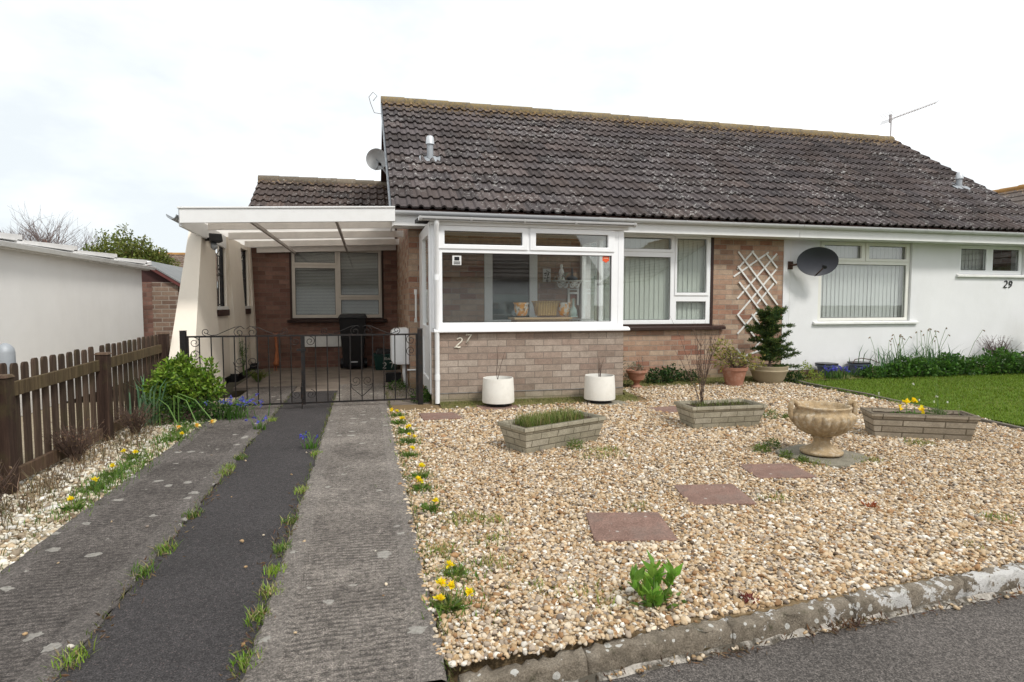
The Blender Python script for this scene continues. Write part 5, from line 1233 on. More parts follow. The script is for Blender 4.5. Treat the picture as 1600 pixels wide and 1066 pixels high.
for lab, p0, p1, p2 in (('leftmost of the three drooping pale daffodils below the lime green bush', (-2.12, 6.95, .30), (-1.98, 6.75, .26), (-1.83, 6.55, .08)), ('middle one of the three drooping pale daffodils below the lime green bush', (-1.98, 6.95, .34), (-1.82, 6.80, .30), (-1.68, 6.62, .08)), ('rightmost of the three drooping pale daffodils, nearest the concrete track', (-1.94, 6.95, .36), (-1.74, 6.82, .30), (-1.55, 6.68, .10))):
    t = thing('daffodil', lab, 'flower', (p0[0], p0[1], 0), 0, 'drooping daffodils below the bush'); m = MB(); f = MB()
    m.tube([(p0[0], p0[1], 0), p0, p1, p2], .006, 5); c = np.array(p2); f.leaves(np.array([c] * 12) + RNG.normal(size=(12, 3)) * .004, .045, np.array([[.3, -.6, -.5]] * 12), .9, .6, (.78, .68, .32), .15, 0); f.lathe([(.004, 0), (.012, 0), (.018, .03), (.008, .03)], 8, tuple(c + [0, -.01, -.02]), (.80, .45, .05))
    m.build('stem', STEMG, t); f.build('flower', PETAL, t)
BLUE = (.10, .10, .42)
bulbs('bluebell_clump', 'blue flower clump under the right side of the lime green bush', -1.50, 7.25, 0, 60, .24, .012, .6, MG[0], 26, .24, BLUE, .13, 'flowers', fsize=.03)
bulbs('bluebell_clump', 'blue hyacinths in the joint of the left concrete track', -1.07, 6.55, 0, 26, .09, .010, .5, MG[1], 5, .15, BLUE, .03, 'flowers', fsize=.028, slean=.06)
bulbs('bluebell_clump', 'blue hyacinths in the joint of the right concrete track', -.49, 5.60, 0, 30, .09, .010, .6, MG[1], 5, .14, BLUE, .03, 'flowers', fsize=.026, slean=.06)
bulbs('bluebell_clump', 'blue bell flowers in the border before the left dark pot', 7.85, 8.72, .02, 60, .17, .012, .6, MG[0], 34, .2, (.10, .10, .45), .14, 'flowers', fsize=.035, slean=.12)
bulbs('bluebell_clump', 'smaller blue flowers by the second dark pot in the white house border', 8.50, 8.82, .02, 50, .15, .012, .6, MG[0], 14, .17, (.12, .12, .42), .16, 'flowers', fsize=.03, slean=.12)
bulbs('spent_daffodils', 'clump of spent daffodils with long leaves, left one at the white wall', 9.15, 8.80, .06, 70, .50, .018, .9, DAFF, 11, .64, 'spent', .26)
bulbs('spent_daffodils', 'clump of spent daffodils with tall seed heads, in the middle of the white wall border', 10.10, 8.85, .06, 85, .54, .018, .75, DAFF, 13, .76, 'spent', .28)
bulbs('long_leaved_clump', 'broad strappy leaved clump at the right end of the white wall border', 12.0, 8.6, .04, 100, .46, .026, 1.0, (.07, .14, .045), spread=.30, droop=.2)
BORDER = 'leafy plants in the white bungalow border'
bush('border_plant', 'low leafy green cranesbill hummock left in the white bungalow border', 'plant', 9.05, 8.7, .02, [(8.65, 8.70, .09, .25, .2, .10), (9.0, 8.60, .13, .24, .2, .14), (9.3, 8.66, .19, .2, .2, .17), (9.6, 8.62, .13, .25, .22, .14), (9.8, 8.8, .2, .16, .16, .14)], 2600, .055, MG, .7, group=BORDER)
bush('border_plant', 'low leafy green cranesbill hummock in the middle of the white bungalow border', 'plant', 10.1, 8.7, .02, [(10.0, 8.6, .14, .26, .22, .15), (10.3, 8.7, .20, .24, .22, .2), (10.6, 8.66, .12, .22, .2, .12)], 2200, .055, MG, .7, group=BORDER)
bush('border_plant', 'leafy green hummock right of the gap in the white bungalow border', 'plant', 11.2, 8.7, .02, [(10.95, 8.66, .16, .3, .25, .18), (11.35, 8.6, .23, .3, .25, .24), (11.75, 8.6, .15, .3, .25, .16), (12.1, 8.55, .25, .25, .2, .22)], 2900, .06, MG, .6, group=BORDER)
bush('yellow_spurge', 'small bright yellow green plant between conifer and blue flowers', 'plant', 7.35, 8.78, .02, [(7.33, 8.8, .15, .11, .1, .15), (7.5, 8.75, .07, .16, .1, .07)], 420, .036, YG)
bush('ferny_skirt', 'dark trailing greenery at the foot of the buff bowl', 'plant', 6.95, 8.62, .02, [(6.9, 8.6, .07, .2, .14, .09)], 520, .04, DG)
twigs('lavender_shrub', 'purplish twiggy shrub against the white wall at the right', 11.75, 8.95, .1, 46, .62, .38, .004, 5, (.15, .10, .10), branch=4)
bush('dark_shrub', 'tall dark leaved shrub at the right edge by the white wall', 'shrub', 12.75, 8.75, .02, [(12.70, 8.75, .92, .22, .2, .17), (12.75, 8.75, .60, .13, .12, .12)], 800, .05, [(.03, .028, .018), (.05, .045, .022), (.02, .02, .015)], .6, stems=3)
def darkpot(x, y, lab):
    t = thing('plant_pot', lab, 'plant pot', (x, y, .02)); m = MB(); m.lathe([(.01, 0), (.12, 0), (.15, .17), (.18, .18), (.18, .215), (.16, .215), (.14, .16), (.01, .15)], 28, (x, y, .02)); m.build('body', plain('slate_blue_pot', (.10, .12, .17), .5, .2), t, auto=.6)
    m = MB(); m.lathe([(.155, .214), (.187, .214), (.187, .235), (.155, .235)], 28, (x, y, .02)); m.build('rim', BLACKP, t, auto=.6); return t
darkpot(7.9, 8.98, 'blue grey pot with a black rim behind the blue bell flowers'); darkpot(8.62, 9.02, 'blue grey pot with a black rim half hidden by border leaves')
t = thing('bent_stake', 'thin curved reddish stem arching over the second blue grey pot', 'stem', (8.6, 8.95, .2)); m = MB(); m.tube([(8.42, 8.95, .24), (8.47, 8.95, .31), (8.6, 8.95, .33), (8.8, 8.93, .30), (8.95, 8.9, .24)], .008, 5); m.build('stem', BARK, t)
# grass in trough A, plants in B and C
P = np.array([rot2(1.66, 5.24, .40, RNG.uniform(-.36, .30), RNG.uniform(-.14, .14)) for _ in range(1500)]); P = np.column_stack([P, np.full(len(P), .215)])
k = MB(); k.blades(P, .10, .005, .5, np.array([(.16, .19, .05), (.11, .16, .03), (.24, .22, .09)])[RNG.integers(0, 3, len(P))], .3)
tag(k.build('trough_grass', GRASSM), 'short wild grass filling the left brick patterned trough', 'grass', kind='stuff')
P = np.array([rot2(3.66, 5.67, -.03, RNG.uniform(-.3, .3), RNG.uniform(-.13, .13)) for _ in range(260)]); P = np.column_stack([P, np.full(len(P), .215)])
k = MB(); k.blades(P, .05, .006, .8, (.10, .12, .03), .4); tag(k.build('trough_moss', GRASSM), 'thin moss and grass on the soil of the middle trough', 'moss', kind='stuff')
for i, (dx, dy, hh) in enumerate(((-.13, -.02, .075), (-.05, .03, .12), (.03, .05, .13), (.045, -.07, .07))):
    x, y = rot2(5.22, 4.72, -.46, dx - .04, dy); z = .215
    lab = ['yellow pansy at the left of the brown grey trough', 'yellow pansy with red centre, tall second one in the trough', 'tall yellow pansy at the back of the brown grey trough', 'low yellow pansy at the front rim of the brown grey trough'][i]
    t = thing('pansy', lab, 'flower', (x, y, z), 0, 'yellow pansies in the trough'); m = MB(); m.tube([(x, y, z), (x + .005, y, z + hh)], .003, 5); m.build('stem', STEMG, t)
    k = MB(); k.leaves(np.array([(x, y - .004, z + hh)] * 11) + RNG.normal(size=(11, 3)) * .006, .036, np.array([[0, -.3, .1]] * 11), 1, .9, (.84, .66, .015), .10, .1); k.build('flower', PETAL, t)
    k = MB(); k.leaves(np.array([(x, y, z)] * 26) + RNG.normal(size=(26, 3)) * [.03, .03, .008], .03, None, 1, .7, MG[1], .3, .3); k.build('foliage', LEAF, t)
x, y = rot2(5.22, 4.72, -.46, .16, 0); bush('feathery_plant', 'feathery green plant in the middle of the brown grey trough', 'plant', x, y, .21, [(x, y, .24, .10, .07, .04)], 300, .03, [(.10, .16, .04), (.07, .12, .03)], .2, stems=0)
twigs('grass_stalk', 'pale seeding grass stalk standing up from the middle of the long trough', x + .03, y, .22, 3, .42, .05, .0028, 1, (.30, .28, .10), STEMG, branch=0)
x, y = rot2(5.22, 4.72, -.46, .36, .02); twigs('grass_stalk', 'pale seeding grass stalk at the right end of the long trough', x, y, .22, 1, .20, .04, .003, 2, (.30, .28, .14), STEMG, branch=1)
# ---- weeds
def weed(x, y, lab, r=.09, h=.07, n=60, col=LIME[0], name='grass_tuft', z=0.0, w=.006, lean=1.0):
    k = MB(); P = np.column_stack([x + r * .4 * np.clip(RNG.normal(0, 1, n), -1.6, 1.6), y + r * .5 * np.clip(RNG.normal(0, 1, n), -1.6, 1.6), np.full(n, z)]); cc = np.where(RNG.random((n, 1)) < .25, [[.30, .26, .12]], [col]); k.blades(P, h, w, lean, cc, .35)
    o = k.build(name, GRASSM); return tag(o, lab, 'weed', 'grass tufts in the driveway joints')
JL = [(7.05, 'beside the gate in the left track joint'), (5.36, 'below the left blue hyacinths in the left track joint'), (5.05, 'midway up the left track joint, pale one'), (4.90, 'in the left track joint, just nearer than the pale one'), (3.96, 'halfway along the left track joint'), (3.42, 'with brown litter in the near part of the left track joint'), (3.15, 'small, below the littered tuft in the left track joint'), (2.42, 'largest and nearest in the left track joint')]
for y, s in JL: weed(-1.055 + random.gauss(0, .015), y, 'grass tuft ' + s, .075, .042, 110, random.choice(LIME), w=.005)
JR = [(5.35, 'just nearer than the right blue hyacinths'), (4.3, 'in a thin line midway along the right track joint'), (3.72, 'small, in the middle of the right track joint'), (3.30, 'bright, beside the ribbed right track'), (3.02, 'tiny, in the right track joint'), (2.80, 'bright and spiky in the near right track joint'), (2.58, 'spreading with straw tips in the near right track joint'), (2.25, 'mossy and nearest in the right track joint')]
for y, s in JR: weed(-.44 + random.gauss(0, .012), y, 'grass tuft ' + s, .07, .038, 110, random.choice(LIME), w=.005)
# fine moss and straw along both joints and margins: nobody could count it
P = []
for x0, n in ((-1.06, 420), (-.435, 520), (.275, 520)): P += [(RNG.normal(x0, .014), y, .004) for y in RNG.uniform(1.9, 9.0, n)]
P += [(RNG.normal(-1.77, .06), y, 0) for y in RNG.uniform(2.6, 7, 900)]
P += [(x, y, 0.01) for x, y in zip(RNG.uniform(.9, 3.6, 2600), 7.72 - np.abs(RNG.normal(0, .14, 2600)))]
P += [(x, y, 0.01) for x, y in zip(RNG.uniform(3.6, 7.2, 4600), 9.2 - np.abs(RNG.normal(0, .36, 4600)))]
P += [(RNG.normal(.40, .10), y, 0) for y in RNG.uniform(2.3, 7.4, 900)]
P += [(.25 + x, y, 0) for x, y in zip(RNG.uniform(.05, .55, 300), RNG.uniform(8.0, 9.2, 300))]
P = np.array(P); k = MB(); k.blades(P, .035, .005, 1.2, np.array([(.13, .15, .035), (.09, .13, .02), (.20, .17, .08), (.07, .10, .02)])[RNG.integers(0, 4, len(P))], .35)
tag(k.build('moss_and_grass', GRASSM), 'thin moss and grass along the joints and wall feet', 'grass', kind='stuff')
P = np.concatenate([np.column_stack([RNG.normal(a, r, n), RNG.normal(b, r * .8, n), np.zeros(n)]) for a, b, r, n in ((.56, 3.5, .07, 120), (.72, 3.42, .05, 60), (.66, 3.15, .06, 70), (.60, 2.85, .08, 90), (.36, 3.05, .06, 110), (.38, 2.75, .06, 90), (.75, 2.55, .06, 40), (1.0, 2.3, .05, 30), (3.66, 2.75, .05, 60), (1.65, 3.45, .06, 40), (1.95, 4.75, .12, 160), (4.95, 4.45, .07, 130), (2.6, 3.4, .06, 40), (4.0, 4.05, .06, 110), (3.5, 4.06, .05, 90), (.95, 2.45, .05, 30), (2.05, 4.9, .06, 90), (6.3, 5.2, .1, 50), (3.1, 2.5, .05, 20))])
k = MB(); k.blades(P, .045, .006, 1.0, np.array([(.20, .24, .05), (.13, .18, .03), (.26, .24, .08)])[RNG.integers(0, 3, len(P))], .35)
tag(k.build('gravel_weeds', GRASSM), 'thin patches of grass coming up through the golden gravel', 'grass', kind='stuff')
def dandelion(x, y, lab, nf, r=.10, fh=.08, z=0):
    t = thing('dandelion', lab, 'flower', (x, y, z), 0, 'dandelions along the driveway'); n = 34; a = RNG.uniform(0, 2 * PI, n); k = MB()
    P = np.column_stack([x + np.cos(a) * .01, y + np.sin(a) * .01, np.full(n, z + .012)]); k.leaves(P, r * .8, np.column_stack([np.cos(a), np.sin(a), np.full(n, .35)]) * 2, .45, .2, np.array(MG[:2] + [(.14, .18, .045), (.12, .19, .03), (.17, .19, .06), (.10, .15, .03)])[RNG.integers(0, 6, n)], .3, .2)
    P2 = np.column_stack([RNG.normal(x, r * .6, 110), RNG.normal(y, r * .6, 110), np.full(110, z)]); k.blades(P2, .05, .007, 1, (.10, .17, .025), .4); k.build('foliage', LEAF, t)
    for i in range(nf):
        fx, fy, hh = x + RNG.normal(0, r * .42), y + RNG.normal(0, r * .35), fh * random.uniform(.7, 1.25); m = MB(); m.tube([(x + (fx - x) * .3, y + (fy - y) * .3, z), (fx, fy, z + hh)], .003, 5, (.25, .25, .08))
        c = np.array([(fx, fy, z + hh)] * 46) + RNG.normal(size=(46, 3)) * .003; aa = RNG.uniform(0, 2 * PI, 46); ee = RNG.uniform(-.1, 1.4, 46)
        m.leaves(c, .022, np.column_stack([np.cos(aa) * np.cos(ee), np.sin(aa) * np.cos(ee), np.sin(ee)]) * 3, .2, .5, (.80, .66, .02), .10, 0); m.build('flower', PETAL, t)
    return t
for x, y, nf, l, r in ((.33, 2.47, 4, 'biggest dandelion with four heads in the gravel edge nearest the kerb', .13), (.40, 2.78, 1, 'single dandelion just beyond the biggest one', .09), (.37, 3.72, 1, 'lone dandelion on the gravel edge halfway along the track', .08), (.36, 4.15, 2, 'dandelion pair with spreading leaves midway along the right track', .10), (.37, 4.45, 2, 'dandelions just beyond the midway pair on the gravel edge', .10), (.34, 5.1, 1, 'single dandelion two metres short of the pink slab', .08), (.36, 5.6, 2, 'bushy dandelion on the gravel edge level with the left trough', .12), (.36, 6.05, 2, 'dandelion clump below the small pink slab', .12), (.33, 6.5, 3, 'dandelion clump beside the small pink slab', .12), (.33, 6.95, 3, 'dandelion clump nearest the right gate post', .11),
    (-1.80, 4.24, 1, 'nearest dandelion on the pale gravel by the fence', .10), (-1.84, 4.66, 1, 'second nearest dandelion by the fence', .10), (-1.86, 5.04, 1, 'tall dandelion in front of the middle fence post', .11), (-1.90, 5.55, 2, 'pair of dandelions by the fence beyond the middle post', .12), (-1.78, 6.2, 1, 'small dandelion on the pale gravel near the lime green bush', .10)):
    dandelion(x, y, l, nf, r * .8)
for (a, b, n) in ((-1.80, 4.3, 130), (-1.84, 4.8, 150), (-1.86, 5.3, 170), (-1.82, 5.9, 160), (-1.78, 6.5, 260)):
    pass
t = thing('leafy_weed', 'broad leaved green weed rising behind the kerb', 'weed', (1.19, 2.31, 0)); k = MB(); m = MB()
for (sx, sy, hh) in ((0, 0, .17), (.10, .0, .12), (-.09, .02, .11), (.05, .06, .10), (-.03, -.04, .07)):
    b0 = Vector((1.19 + sx * .3, 2.31 + sy, 0)); e = Vector((1.19 + sx, 2.31 + sy, hh)); m.tube([b0, b0.lerp(e, .5), e], [.005, .004, .003], 5)
    n = 15; q = RNG.random(n) * .8 + .25; P = np.array([tuple(b0.lerp(e, min(1, v))) for v in q]); a = RNG.uniform(0, 2 * PI, n); k.leaves(P, .075, np.column_stack([np.cos(a), np.sin(a), np.full(n, .9)]), .25, .42, (.16, .30, .04), .25, .3)
a = RNG.uniform(0, 2 * PI, 40); k.leaves(np.column_stack([RNG.normal(1.19, .05, 40), RNG.normal(2.30, .03, 40), np.full(40, .015)]), .06, np.column_stack([np.cos(a), np.sin(a), np.full(40, .4)]), .3, .4, (.11, .19, .03), .3, .2)
m.build('stem', STEMG, t); k.build('foliage', LEAF, t)
for x, y, lab, c in ((1.60, 2.24, 'dark red seedling weed behind the kerb', (.16, .03, .025)), (3.10, 3.10, 'tiny rusty red weed far out in the gravel', (.26, .07, .02))):
    t = thing('red_weed', lab, 'weed', (x, y, 0)); k = MB(); a = RNG.uniform(0, 2 * PI, 30); k.leaves(np.column_stack([RNG.normal(x, .02, 30), RNG.normal(y, .02, 30), np.full(30, .012)]), .035, np.column_stack([np.cos(a), np.sin(a), np.full(30, .7)]), .4, .35, c, .3, .2); k.build('foliage', LEAF, t)
GRP = 'round green cushion plants in the gravel'
for x, y, rx, lab in ((3.52, 4.62, .075, 'round dark green cushion plant behind the urn foot'), (3.33, 4.52, .06, 'yellow green cushion plant left of the urn slab'), (3.42, 4.30, .05, 'small cushion plant at the left front corner of the urn slab'), (3.45, 4.15, .04, 'little cushion plant in front of the urn slab'), (4.42, 5.85, .09, 'dark green cushion plant right of the middle trough'), (4.58, 5.78, .05, 'small green cushion plant furthest right of the middle trough'), (1.80, 5.02, .07, 'grassy cushion at the front of the left trough')):
    bush('cushion_plant', lab, 'plant', x, y, 0, [(x, y, rx * .45, rx, rx, rx * .75)], 420, .022, [(.06, .13, .02), (.10, .17, .03), (.04, .09, .02)] if 'dark' in lab else [(.14, .19, .04), (.10, .15, .03)], .3, stems=0, group=GRP)
# dead twigs along the fence
t = twigs('dead_stalks', 'dry brown dead stalks against the near end of the fence', -2.24, 4.2, 0, 60, .34, .22, .003, 1, (.16, .10, .06), branch=3)
twigs('dead_stalks', 'dry brown dead stalks beside the middle fence post', -2.30, 5.5, 0, 80, .36, .25, .003, 1, (.16, .10, .06), branch=3)
twigs('dead_stalks', 'dry dead stalks at the foot of the fence before the lime green bush', -2.22, 6.55, 0, 70, .34, .25, .003, 1, (.15, .10, .06), branch=3)
twigs('dead_stalks', 'dry brown stalks in the pale gravel at the picture edge', -2.12, 3.75, 0, 50, .26, .2, .003, 1, (.16, .09, .06), branch=3)
P = np.column_stack([RNG.normal(-2.2, .1, 900), RNG.uniform(3.3, 7.0, 900), np.zeros(900)]); k = MB(); k.blades(P, .13, .005, 1.0, np.array([(.16, .11, .06), (.10, .07, .04), (.22, .17, .10)])[RNG.integers(0, 3, 900)], .3)
P = np.column_stack([RNG.normal(-1.83, .075, 3600), RNG.uniform(4.0, 7.2, 3600), np.zeros(3600)]); P = P[(np.sin(P[:, 1] * 4.1) + RNG.normal(0, .5, 3600)) > -.3]; k.blades(P, .06, .006, .9, np.array([(.09, .17, .02), (.12, .20, .03), (.06, .12, .02)])[RNG.integers(0, 3, len(P))], .3)
P = np.column_stack([RNG.normal(-2.05, .14, 1500), RNG.uniform(3.2, 7.0, 1500), np.zeros(1500)]); P = P[np.sin(P[:, 1] * 3.3 + P[:, 0] * 6) > .2]; k.blades(P, .045, .006, 1.0, np.array([(.13, .15, .04), (.18, .14, .07), (.08, .11, .03)])[RNG.integers(0, 3, len(P))], .3)
tag(k.build('fence_grass', GRASSM), 'mixed dead and green grass along the fence foot', 'grass', kind='stuff')
twigs('carport_weeds', 'yellow flowered weeds beside the cream carport wall', -1.75, 10.6, 0, 40, .22, .3, .003, 6, (.14, .15, .03), STEMG, branch=3)
twigs('carport_weeds', 'green climbing weed on the cream wall behind the gate', -2.02, 10.9, .1, 8, .75, .1, .004, 9, (.05, .09, .03), STEMG, branch=3)
bush('gatepost_weeds', 'dark ivy like weeds at the foot of the right gate post', 'weed', .72, 7.95, 0, [(.70, 7.95, .06, .13, .12, .1), (.78, 8.15, .07, .12, .15, .1)], 700, .035, MG, stems=0)
bush('meter_weeds', 'green weeds on the ground below the white meter cupboard', 'weed', .42, 9.3, 0, [(.44, 9.3, .03, .15, .2, .09)], 380, .035, MG, stems=0)
# ---- lawn blades and daisies
n = 65000; x = RNG.uniform(6.62, 14.5, n); y = RNG.uniform(3.3, 8.6, n); ok = x > 6.54 + RNG.normal(0, .02, n) + .30 * np.clip((y - 4.6) / 3.7, 0, 1); P = np.column_stack([x, y, np.full(n, .012)])[ok]
k = MB(); k.blades(P, .028, .008, .9, np.array([(.115, .185, .014), (.095, .155, .012), (.145, .21, .022), (.17, .19, .045)])[np.clip(RNG.integers(0, 3, len(P)) + (np.sin(P[:, 0] * 2.3 + np.sin(P[:, 1] * 1.7) * 2) * np.sin(P[:, 1] * 2.9) + RNG.normal(0, .35, len(P)) > .75), 0, 3)], .3)
tag(k.build('lawn_grass', GRASSM), 'fresh green blades of the lawn', 'grass', kind='stuff')
for x, y in ((6.98, 6.3), (7.05, 6.15), (7.15, 6.05), (7.3, 4.95), (7.2, 4.8), (7.4, 4.85), (7.8, 5.0), (6.95, 6.9), (8.3, 7.6), (7.5, 6.5), (7.18, 4.65), (8.0, 4.9)):
    k = MB(); k.leaves(np.array([(x, y, .05)] * 9), .024, np.array([[0, 0, .25]] * 9), 1, .5, (.80, .80, .74), .06, .1); tag(k.build('daisy', PETAL), 'tiny white daisy in the green lawn', 'daisy', 'daisies in the lawn')
# ---- trees beyond
def tree_bare(x, y, h, lab, seed):
    rnd = random.Random(seed); t = thing('bare_tree', lab, 'tree', (x, y, 0)); tr = MB(); br = MB()
    def grow(p, d, ln, r, dep):
        q = p + d * ln * .5 + Vector((rnd.gauss(0, .04), rnd.gauss(0, .04), 0)) * ln; e = p + d * ln
        (tr if dep == 0 else br).tube([p, q, e], [r, r * .85, r * .7], 6 if dep < 2 else 3)
        if dep >= 5: return
        for i in range(3 if dep < 4 else 2):
            nd = (d + Vector((rnd.gauss(0, .45), rnd.gauss(0, .45), rnd.gauss(.18, .2)))).normalized(); grow(p.lerp(e, rnd.uniform(.6, 1)), nd, ln * rnd.uniform(.62, .85), r * .58, dep + 1)
    for i in range(3): grow(Vector((x + i * .3 - .3, y, 0)), Vector((rnd.gauss(0, .25), rnd.gauss(0, .2), 1)).normalized(), h * .33, h * .012, 0)
    GB = plain('grey_bark', (.17, .13, .12), .9, .2); tr.build('trunk', GB, t); br.build('branches', GB, t)
tree_bare(-13.9, 30, 5.6, 'bare winter tree beyond the white garage, left of the gap', 3); tree_bare(-12.7, 30.5, 5.9, 'bare winter tree beyond the white garage, taller right hand one', 5); tree_bare(-15.0, 31, 5.2, 'bare winter tree just right of the far dark roof', 9)
t = thing('garden_tree', 'round fresh green shrub tree rising behind the white garage', 'tree', (-7.7, 22, 0)); P = []
for bx, by, bz, r, rz_ in ((-7.7, 22, 2.6, .75, .85), (-7.1, 22, 2.45, .7, .7), (-8.3, 22.2, 2.3, .6, .7), (-6.6, 22.1, 2.2, .5, .6), (-7.7, 21.6, 1.8, 1.2, .8)):
    u = RNG.normal(size=(2600, 3)); u /= np.linalg.norm(u, axis=1)[:, None]; P.append(u * (RNG.random((2600, 1)) ** .4) * (1 + .25 * np.sin(u[:, :1] * 8)) * [r, r, rz_] + [bx, by, bz])
P = np.concatenate(P); k = MB(); P[:, 2] += .25; k.leaves(P, .11, None, 1, .45, np.array([(.13, .15, .03), (.17, .19, .04), (.08, .10, .02)])[RNG.integers(0, 3, len(P))], .35); k.build('crown', LEAF, t)
m = MB(); m.tube([(-7.7, 22, 0), (-7.7, 22, 1.2), (-7.6, 22, 2.2)], [.14, .11, .05], 8)
for _ in range(26):
    e = P[RNG.integers(0, len(P))]; m.tube([(-7.7, 22, 1.0), ((e[0] - 7.7) / 2, (e[1] + 22) / 2, (e[2] + 1.2) / 2 + .2), tuple(e * [1.0, 1, 1.06])], [.05, .03, .008], 4)
m.build('trunk', BARK, t)
# grey post in the left corner
m = MB(); m.lathe([(.01, 0), (.06, 0), (.06, .94), (.055, .97), (.03, 1.0), (.01, 1.01)], 20, (-2.60, 5.2, 0)); tag(m.build('grey_bollard', LEADGREY, auto=.7), 'grey rounded post behind the near end of the picket fence', 'post')

# ================================================================== GRAVEL
def ico():
    bm = bmesh.new(); bmesh.ops.create_icosphere(bm, subdivisions=1, radius=1); v = np.array([p.co[:] for p in bm.verts]); f = np.array([[q.index for q in fc.verts] for fc in bm.faces]); bm.free(); return v, f
def ico2():
    bm = bmesh.new(); bmesh.ops.create_icosphere(bm, subdivisions=2, radius=1); v = np.array([p.co[:] for p in bm.verts]); f = np.array([[q.index for q in fc.verts] for fc in bm.faces]); bm.free(); return v, f
PEB = tintmat('pebble', .75, .3, .0, 60, .2, 90)
def pebbles(name, pts, size, pal, wts, lab, tmpl):
    v0, f0 = tmpl; N = len(pts); nv = len(v0)
    V = v0[None] * (1 + RNG.uniform(-.28, .28, (N, nv, 1)) * (1 if nv < 20 else .75))
    sc = size * np.exp(RNG.normal(0, .30, (N, 1))) * np.stack([np.ones(N), RNG.uniform(.6, .95, N), RNG.uniform(.35, .7, N)], 1)
    V = V * sc[:, None, :]
    a, b = RNG.uniform(0, 2 * PI, N), RNG.normal(0, .45, N); c, s = np.cos(b), np.sin(b)
    V = np.stack([V[..., 0] * c[:, None] - V[..., 2] * s[:, None], V[..., 1], V[..., 0] * s[:, None] + V[..., 2] * c[:, None]], -1)
    c, s = np.cos(a), np.sin(a); V = np.stack([V[..., 0] * c[:, None] - V[..., 1] * s[:, None], V[..., 0] * s[:, None] + V[..., 1] * c[:, None], V[..., 2]], -1)
    V = V + pts[:, None, :]
    F = (f0[None] + (np.arange(N) * nv)[:, None, None]).reshape(-1, 3)
    T = .93 * np.asarray(pal)[RNG.choice(len(pal), N, p=np.asarray(wts) / sum(wts))] * (1 + RNG.uniform(-.22, .22, (N, 1))); T = np.repeat(T, nv, 0)
    o = fast_mesh(name, V.reshape(-1, 3), F, T, PEB, nv > 20); return tag(o, lab, 'gravel', kind='stuff')
GOLD = [(.49, .37, .235), (.40, .27, .145), (.30, .17, .08), (.59, .495, .37), (.36, .29, .22), (.68, .63, .55), (.13, .095, .065), (.22, .18, .145)]
GW = [28, 22, 9, 22, 12, 9, 4, 5]
def keep(P):
    ok = np.ones(len(P), bool)
    for cx, cy, w, d, r in SLABS:
        c, s = math.cos(-r), math.sin(-r); x = (P[:, 0] - cx) * c - (P[:, 1] - cy) * s; y = (P[:, 0] - cx) * s + (P[:, 1] - cy) * c
        ok &= ~((abs(x) < w / 2) & (abs(y) < d / 2))
    return P[ok]
def field(x0, x1, y0, y1, dens):
    n = int((x1 - x0) * (y1 - y0) * dens); return np.column_stack([RNG.uniform(x0, x1, n), RNG.uniform(y0, y1, n), np.abs(RNG.normal(.004, .006, n))])
def viewed(P):  # leave out stones the picture cannot show, far outside its right-hand edge
    return P[P[:, 0] < 1.6 + 1.62 * P[:, 1]]
I1, I2 = ico(), ico2()
A = viewed(keep(field(.27, 6.4, 2.08, 3.3, 8600))); A = A[A[:, 1] > np.interp(A[:, 0], (.28, .65, 1.05, 1.9, 3.15, 8.5), (2.075, 2.085, 2.125, 2.195, 2.265, 2.57)) + .001]
# an uneven edge against the driveway
pebbles('gravel_near', A, .0102, GOLD, GW, 'golden pebble gravel nearest the kerb', I2)
B = viewed(keep(field(.27, 6.5, 3.3, 5.2, 6200))); pebbles('gravel', B, .0115, GOLD, GW, 'golden pebble gravel around the stepping stones and urn', I1)
Cc = keep(field(.27, 6.75, 5.2, 9.05, 3000)); lim = np.where(Cc[:, 0] < 3.7, 7.45, 8.75) - np.abs(RNG.normal(0, .3, len(Cc))); Cc = Cc[(Cc[:, 1] < lim) & (RNG.random(len(Cc)) < np.where(Cc[:, 1] > 7.3, .75, 1))]
pebbles('gravel_far', Cc, .0155, GOLD, GW, 'golden pebble gravel between the troughs and the house', I1)
WHITEG = [(.55, .48, .36), (.66, .61, .51), (.45, .35, .23), (.30, .24, .17), (.76, .73, .67), (.20, .14, .085)]
D = field(-2.6, -1.73, 2.4, 7.3, 3600); D = D[RNG.random(len(D)) < np.where(D[:, 0] < -2.25, .5, 1) * np.where(np.abs(np.sin(D[:, 1] * 2.3 + D[:, 0] * 3)) > .93, .45, 1)]
pebbles('pale_gravel', D, .0165, WHITEG, [5, 5, 4, 3, 3, 2], 'pale cream gravel between fence and driveway', I1)
E_ = np.concatenate([np.column_stack([.262 + np.abs(RNG.normal(0, .02, 700)) - .03, RNG.uniform(2.1, 7.5, 700), np.full(700, .015)]), np.column_stack([RNG.uniform(-1.7, .25, 26), RNG.uniform(2.3, 6, 26), np.full(26, .022)]), (lambda xx: np.column_stack([xx, np.interp(xx, (.28, .65, 1.05, 1.9, 3.15, 8.5), (2.075, 2.085, 2.125, 2.195, 2.265, 2.57)) - .098 - np.abs(RNG.normal(0, .012, 60)), np.full(60, -.076)]))(RNG.uniform(.6, 3.4, 60))])
pebbles('stray_gravel', E_, .010, GOLD, GW, 'stray pebbles spilled on the drive edge and by the kerb', I1)
LIT = [(.14, .08, .04), (.09, .06, .04), (.20, .14, .08)]
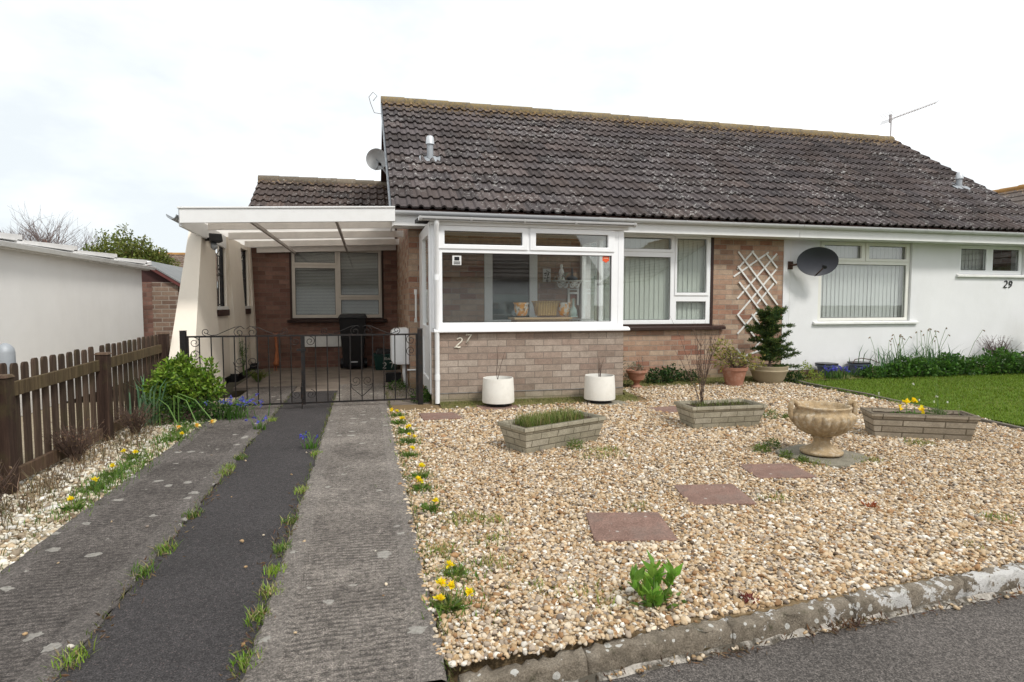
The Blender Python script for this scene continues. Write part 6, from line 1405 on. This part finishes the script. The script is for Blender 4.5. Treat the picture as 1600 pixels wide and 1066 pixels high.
k = MB(); P = np.concatenate([(lambda xx: np.column_stack([xx, np.interp(xx, (.28, .65, 1.05, 1.9, 3.15, 8.5), (2.075, 2.085, 2.125, 2.195, 2.265, 2.57)) - .10 - np.abs(RNG.normal(0, .02, 340)), np.full(340, -.074)]))(np.concatenate([RNG.uniform(.5, 3.6, 200), RNG.normal(2.0, .12, 140)])), np.column_stack([RNG.normal(1.35, .12, 60), RNG.normal(2.05, .02, 60), np.full(60, -.076)]), np.column_stack([RNG.normal(-1.05, .04, 260), RNG.uniform(2, 5, 260), np.full(260, .012)]), np.column_stack([RNG.normal(-.45, .04, 220), RNG.uniform(2, 4.5, 220), np.full(220, .012)])])
k.leaves(P, .035, None, 1, .22, np.array(LIT)[RNG.integers(0, 3, len(P))], .3, -.1); k.v[0][:, 2] = np.maximum(k.v[0][:, 2], -.081); tag(k.build('leaf_litter', LEAF), 'scraps of dead leaves and twigs by the kerb and joints', 'litter', kind='stuff')

# ================================================================== LIGHT, SKY, CAMERA
SUN_EL, SUN_AZ = math.radians(50), math.radians(152)      # azimuth clockwise from the facade's inward normal (+Y)
sd = Vector((math.cos(SUN_EL) * math.sin(SUN_AZ), math.cos(SUN_EL) * math.cos(SUN_AZ), math.sin(SUN_EL)))
L = bpy.data.lights.new('sun', 'SUN'); L.energy = 2.0; L.angle = math.radians(11); L.color = (1, .965, .91)
lo = bpy.data.objects.new('sun', L); COL.objects.link(lo); lo.rotation_euler = (-sd).to_track_quat('-Z', 'Y').to_euler(); lo.location = (0, -5, 20)
w = bpy.data.worlds.new('World'); SC.world = w; w.use_nodes = True; nt = w.node_tree
bg = nt.nodes['Background']; sky = nt.nodes.new('ShaderNodeTexSky'); sky.sky_type = 'NISHITA'; sky.sun_disc = False; sky.sun_elevation = SUN_EL; sky.sun_rotation = SUN_AZ
sky.air_density = 1.0; sky.dust_density = 2.0
tc = nt.nodes.new('ShaderNodeTexCoord'); mp = nt.nodes.new('ShaderNodeMapping'); mp.inputs['Scale'].default_value = (1, 1, 2.2); mp.inputs['Location'].default_value = (7, 2, 1); nt.links.new(tc.outputs['Generated'], mp.inputs[0])
nz = nt.nodes.new('ShaderNodeTexNoise'); nz.inputs['Scale'].default_value = 1.6; nz.inputs['Detail'].default_value = 6; nz.inputs['Roughness'].default_value = .55; nt.links.new(mp.outputs[0], nz.inputs['Vector'])
rp = nt.nodes.new('ShaderNodeValToRGB'); e = rp.color_ramp.elements; e[0].position = .35; e[0].color = (7.0, 7.45, 7.7, 1); e[1].position = .60; e[1].color = (10.8, 10.9, 10.9, 1); nt.links.new(nz.outputs['Fac'], rp.inputs[0])
mx = nt.nodes.new('ShaderNodeMix'); mx.data_type = 'RGBA'; mx.inputs[0].default_value = .93; nt.links.new(sky.outputs[0], mx.inputs[6]); nt.links.new(rp.outputs[0], mx.inputs[7]); nt.links.new(mx.outputs[2], bg.inputs['Color']); bg.inputs['Strength'].default_value = .10
cam = bpy.data.cameras.new('camera'); cam.sensor_width = 36; cam.lens = 940 / 1600 * 36; cam.clip_end = 1000; cam.clip_start = .05
co = bpy.data.objects.new('camera', cam); COL.objects.link(co); co.location = (0, 0, 1.3); co.rotation_euler = (PI / 2 - math.atan(58 / 940), 0, -math.atan(228 / 940)); SC.camera = co
SC.view_settings.view_transform = 'Standard'; SC.view_settings.look = 'None'; SC.view_settings.exposure = 0.40; SC.view_settings.gamma = 1
SC.cycles.max_bounces = 8; SC.cycles.transparent_max_bounces = 12; SC.cycles.diffuse_bounces = 4
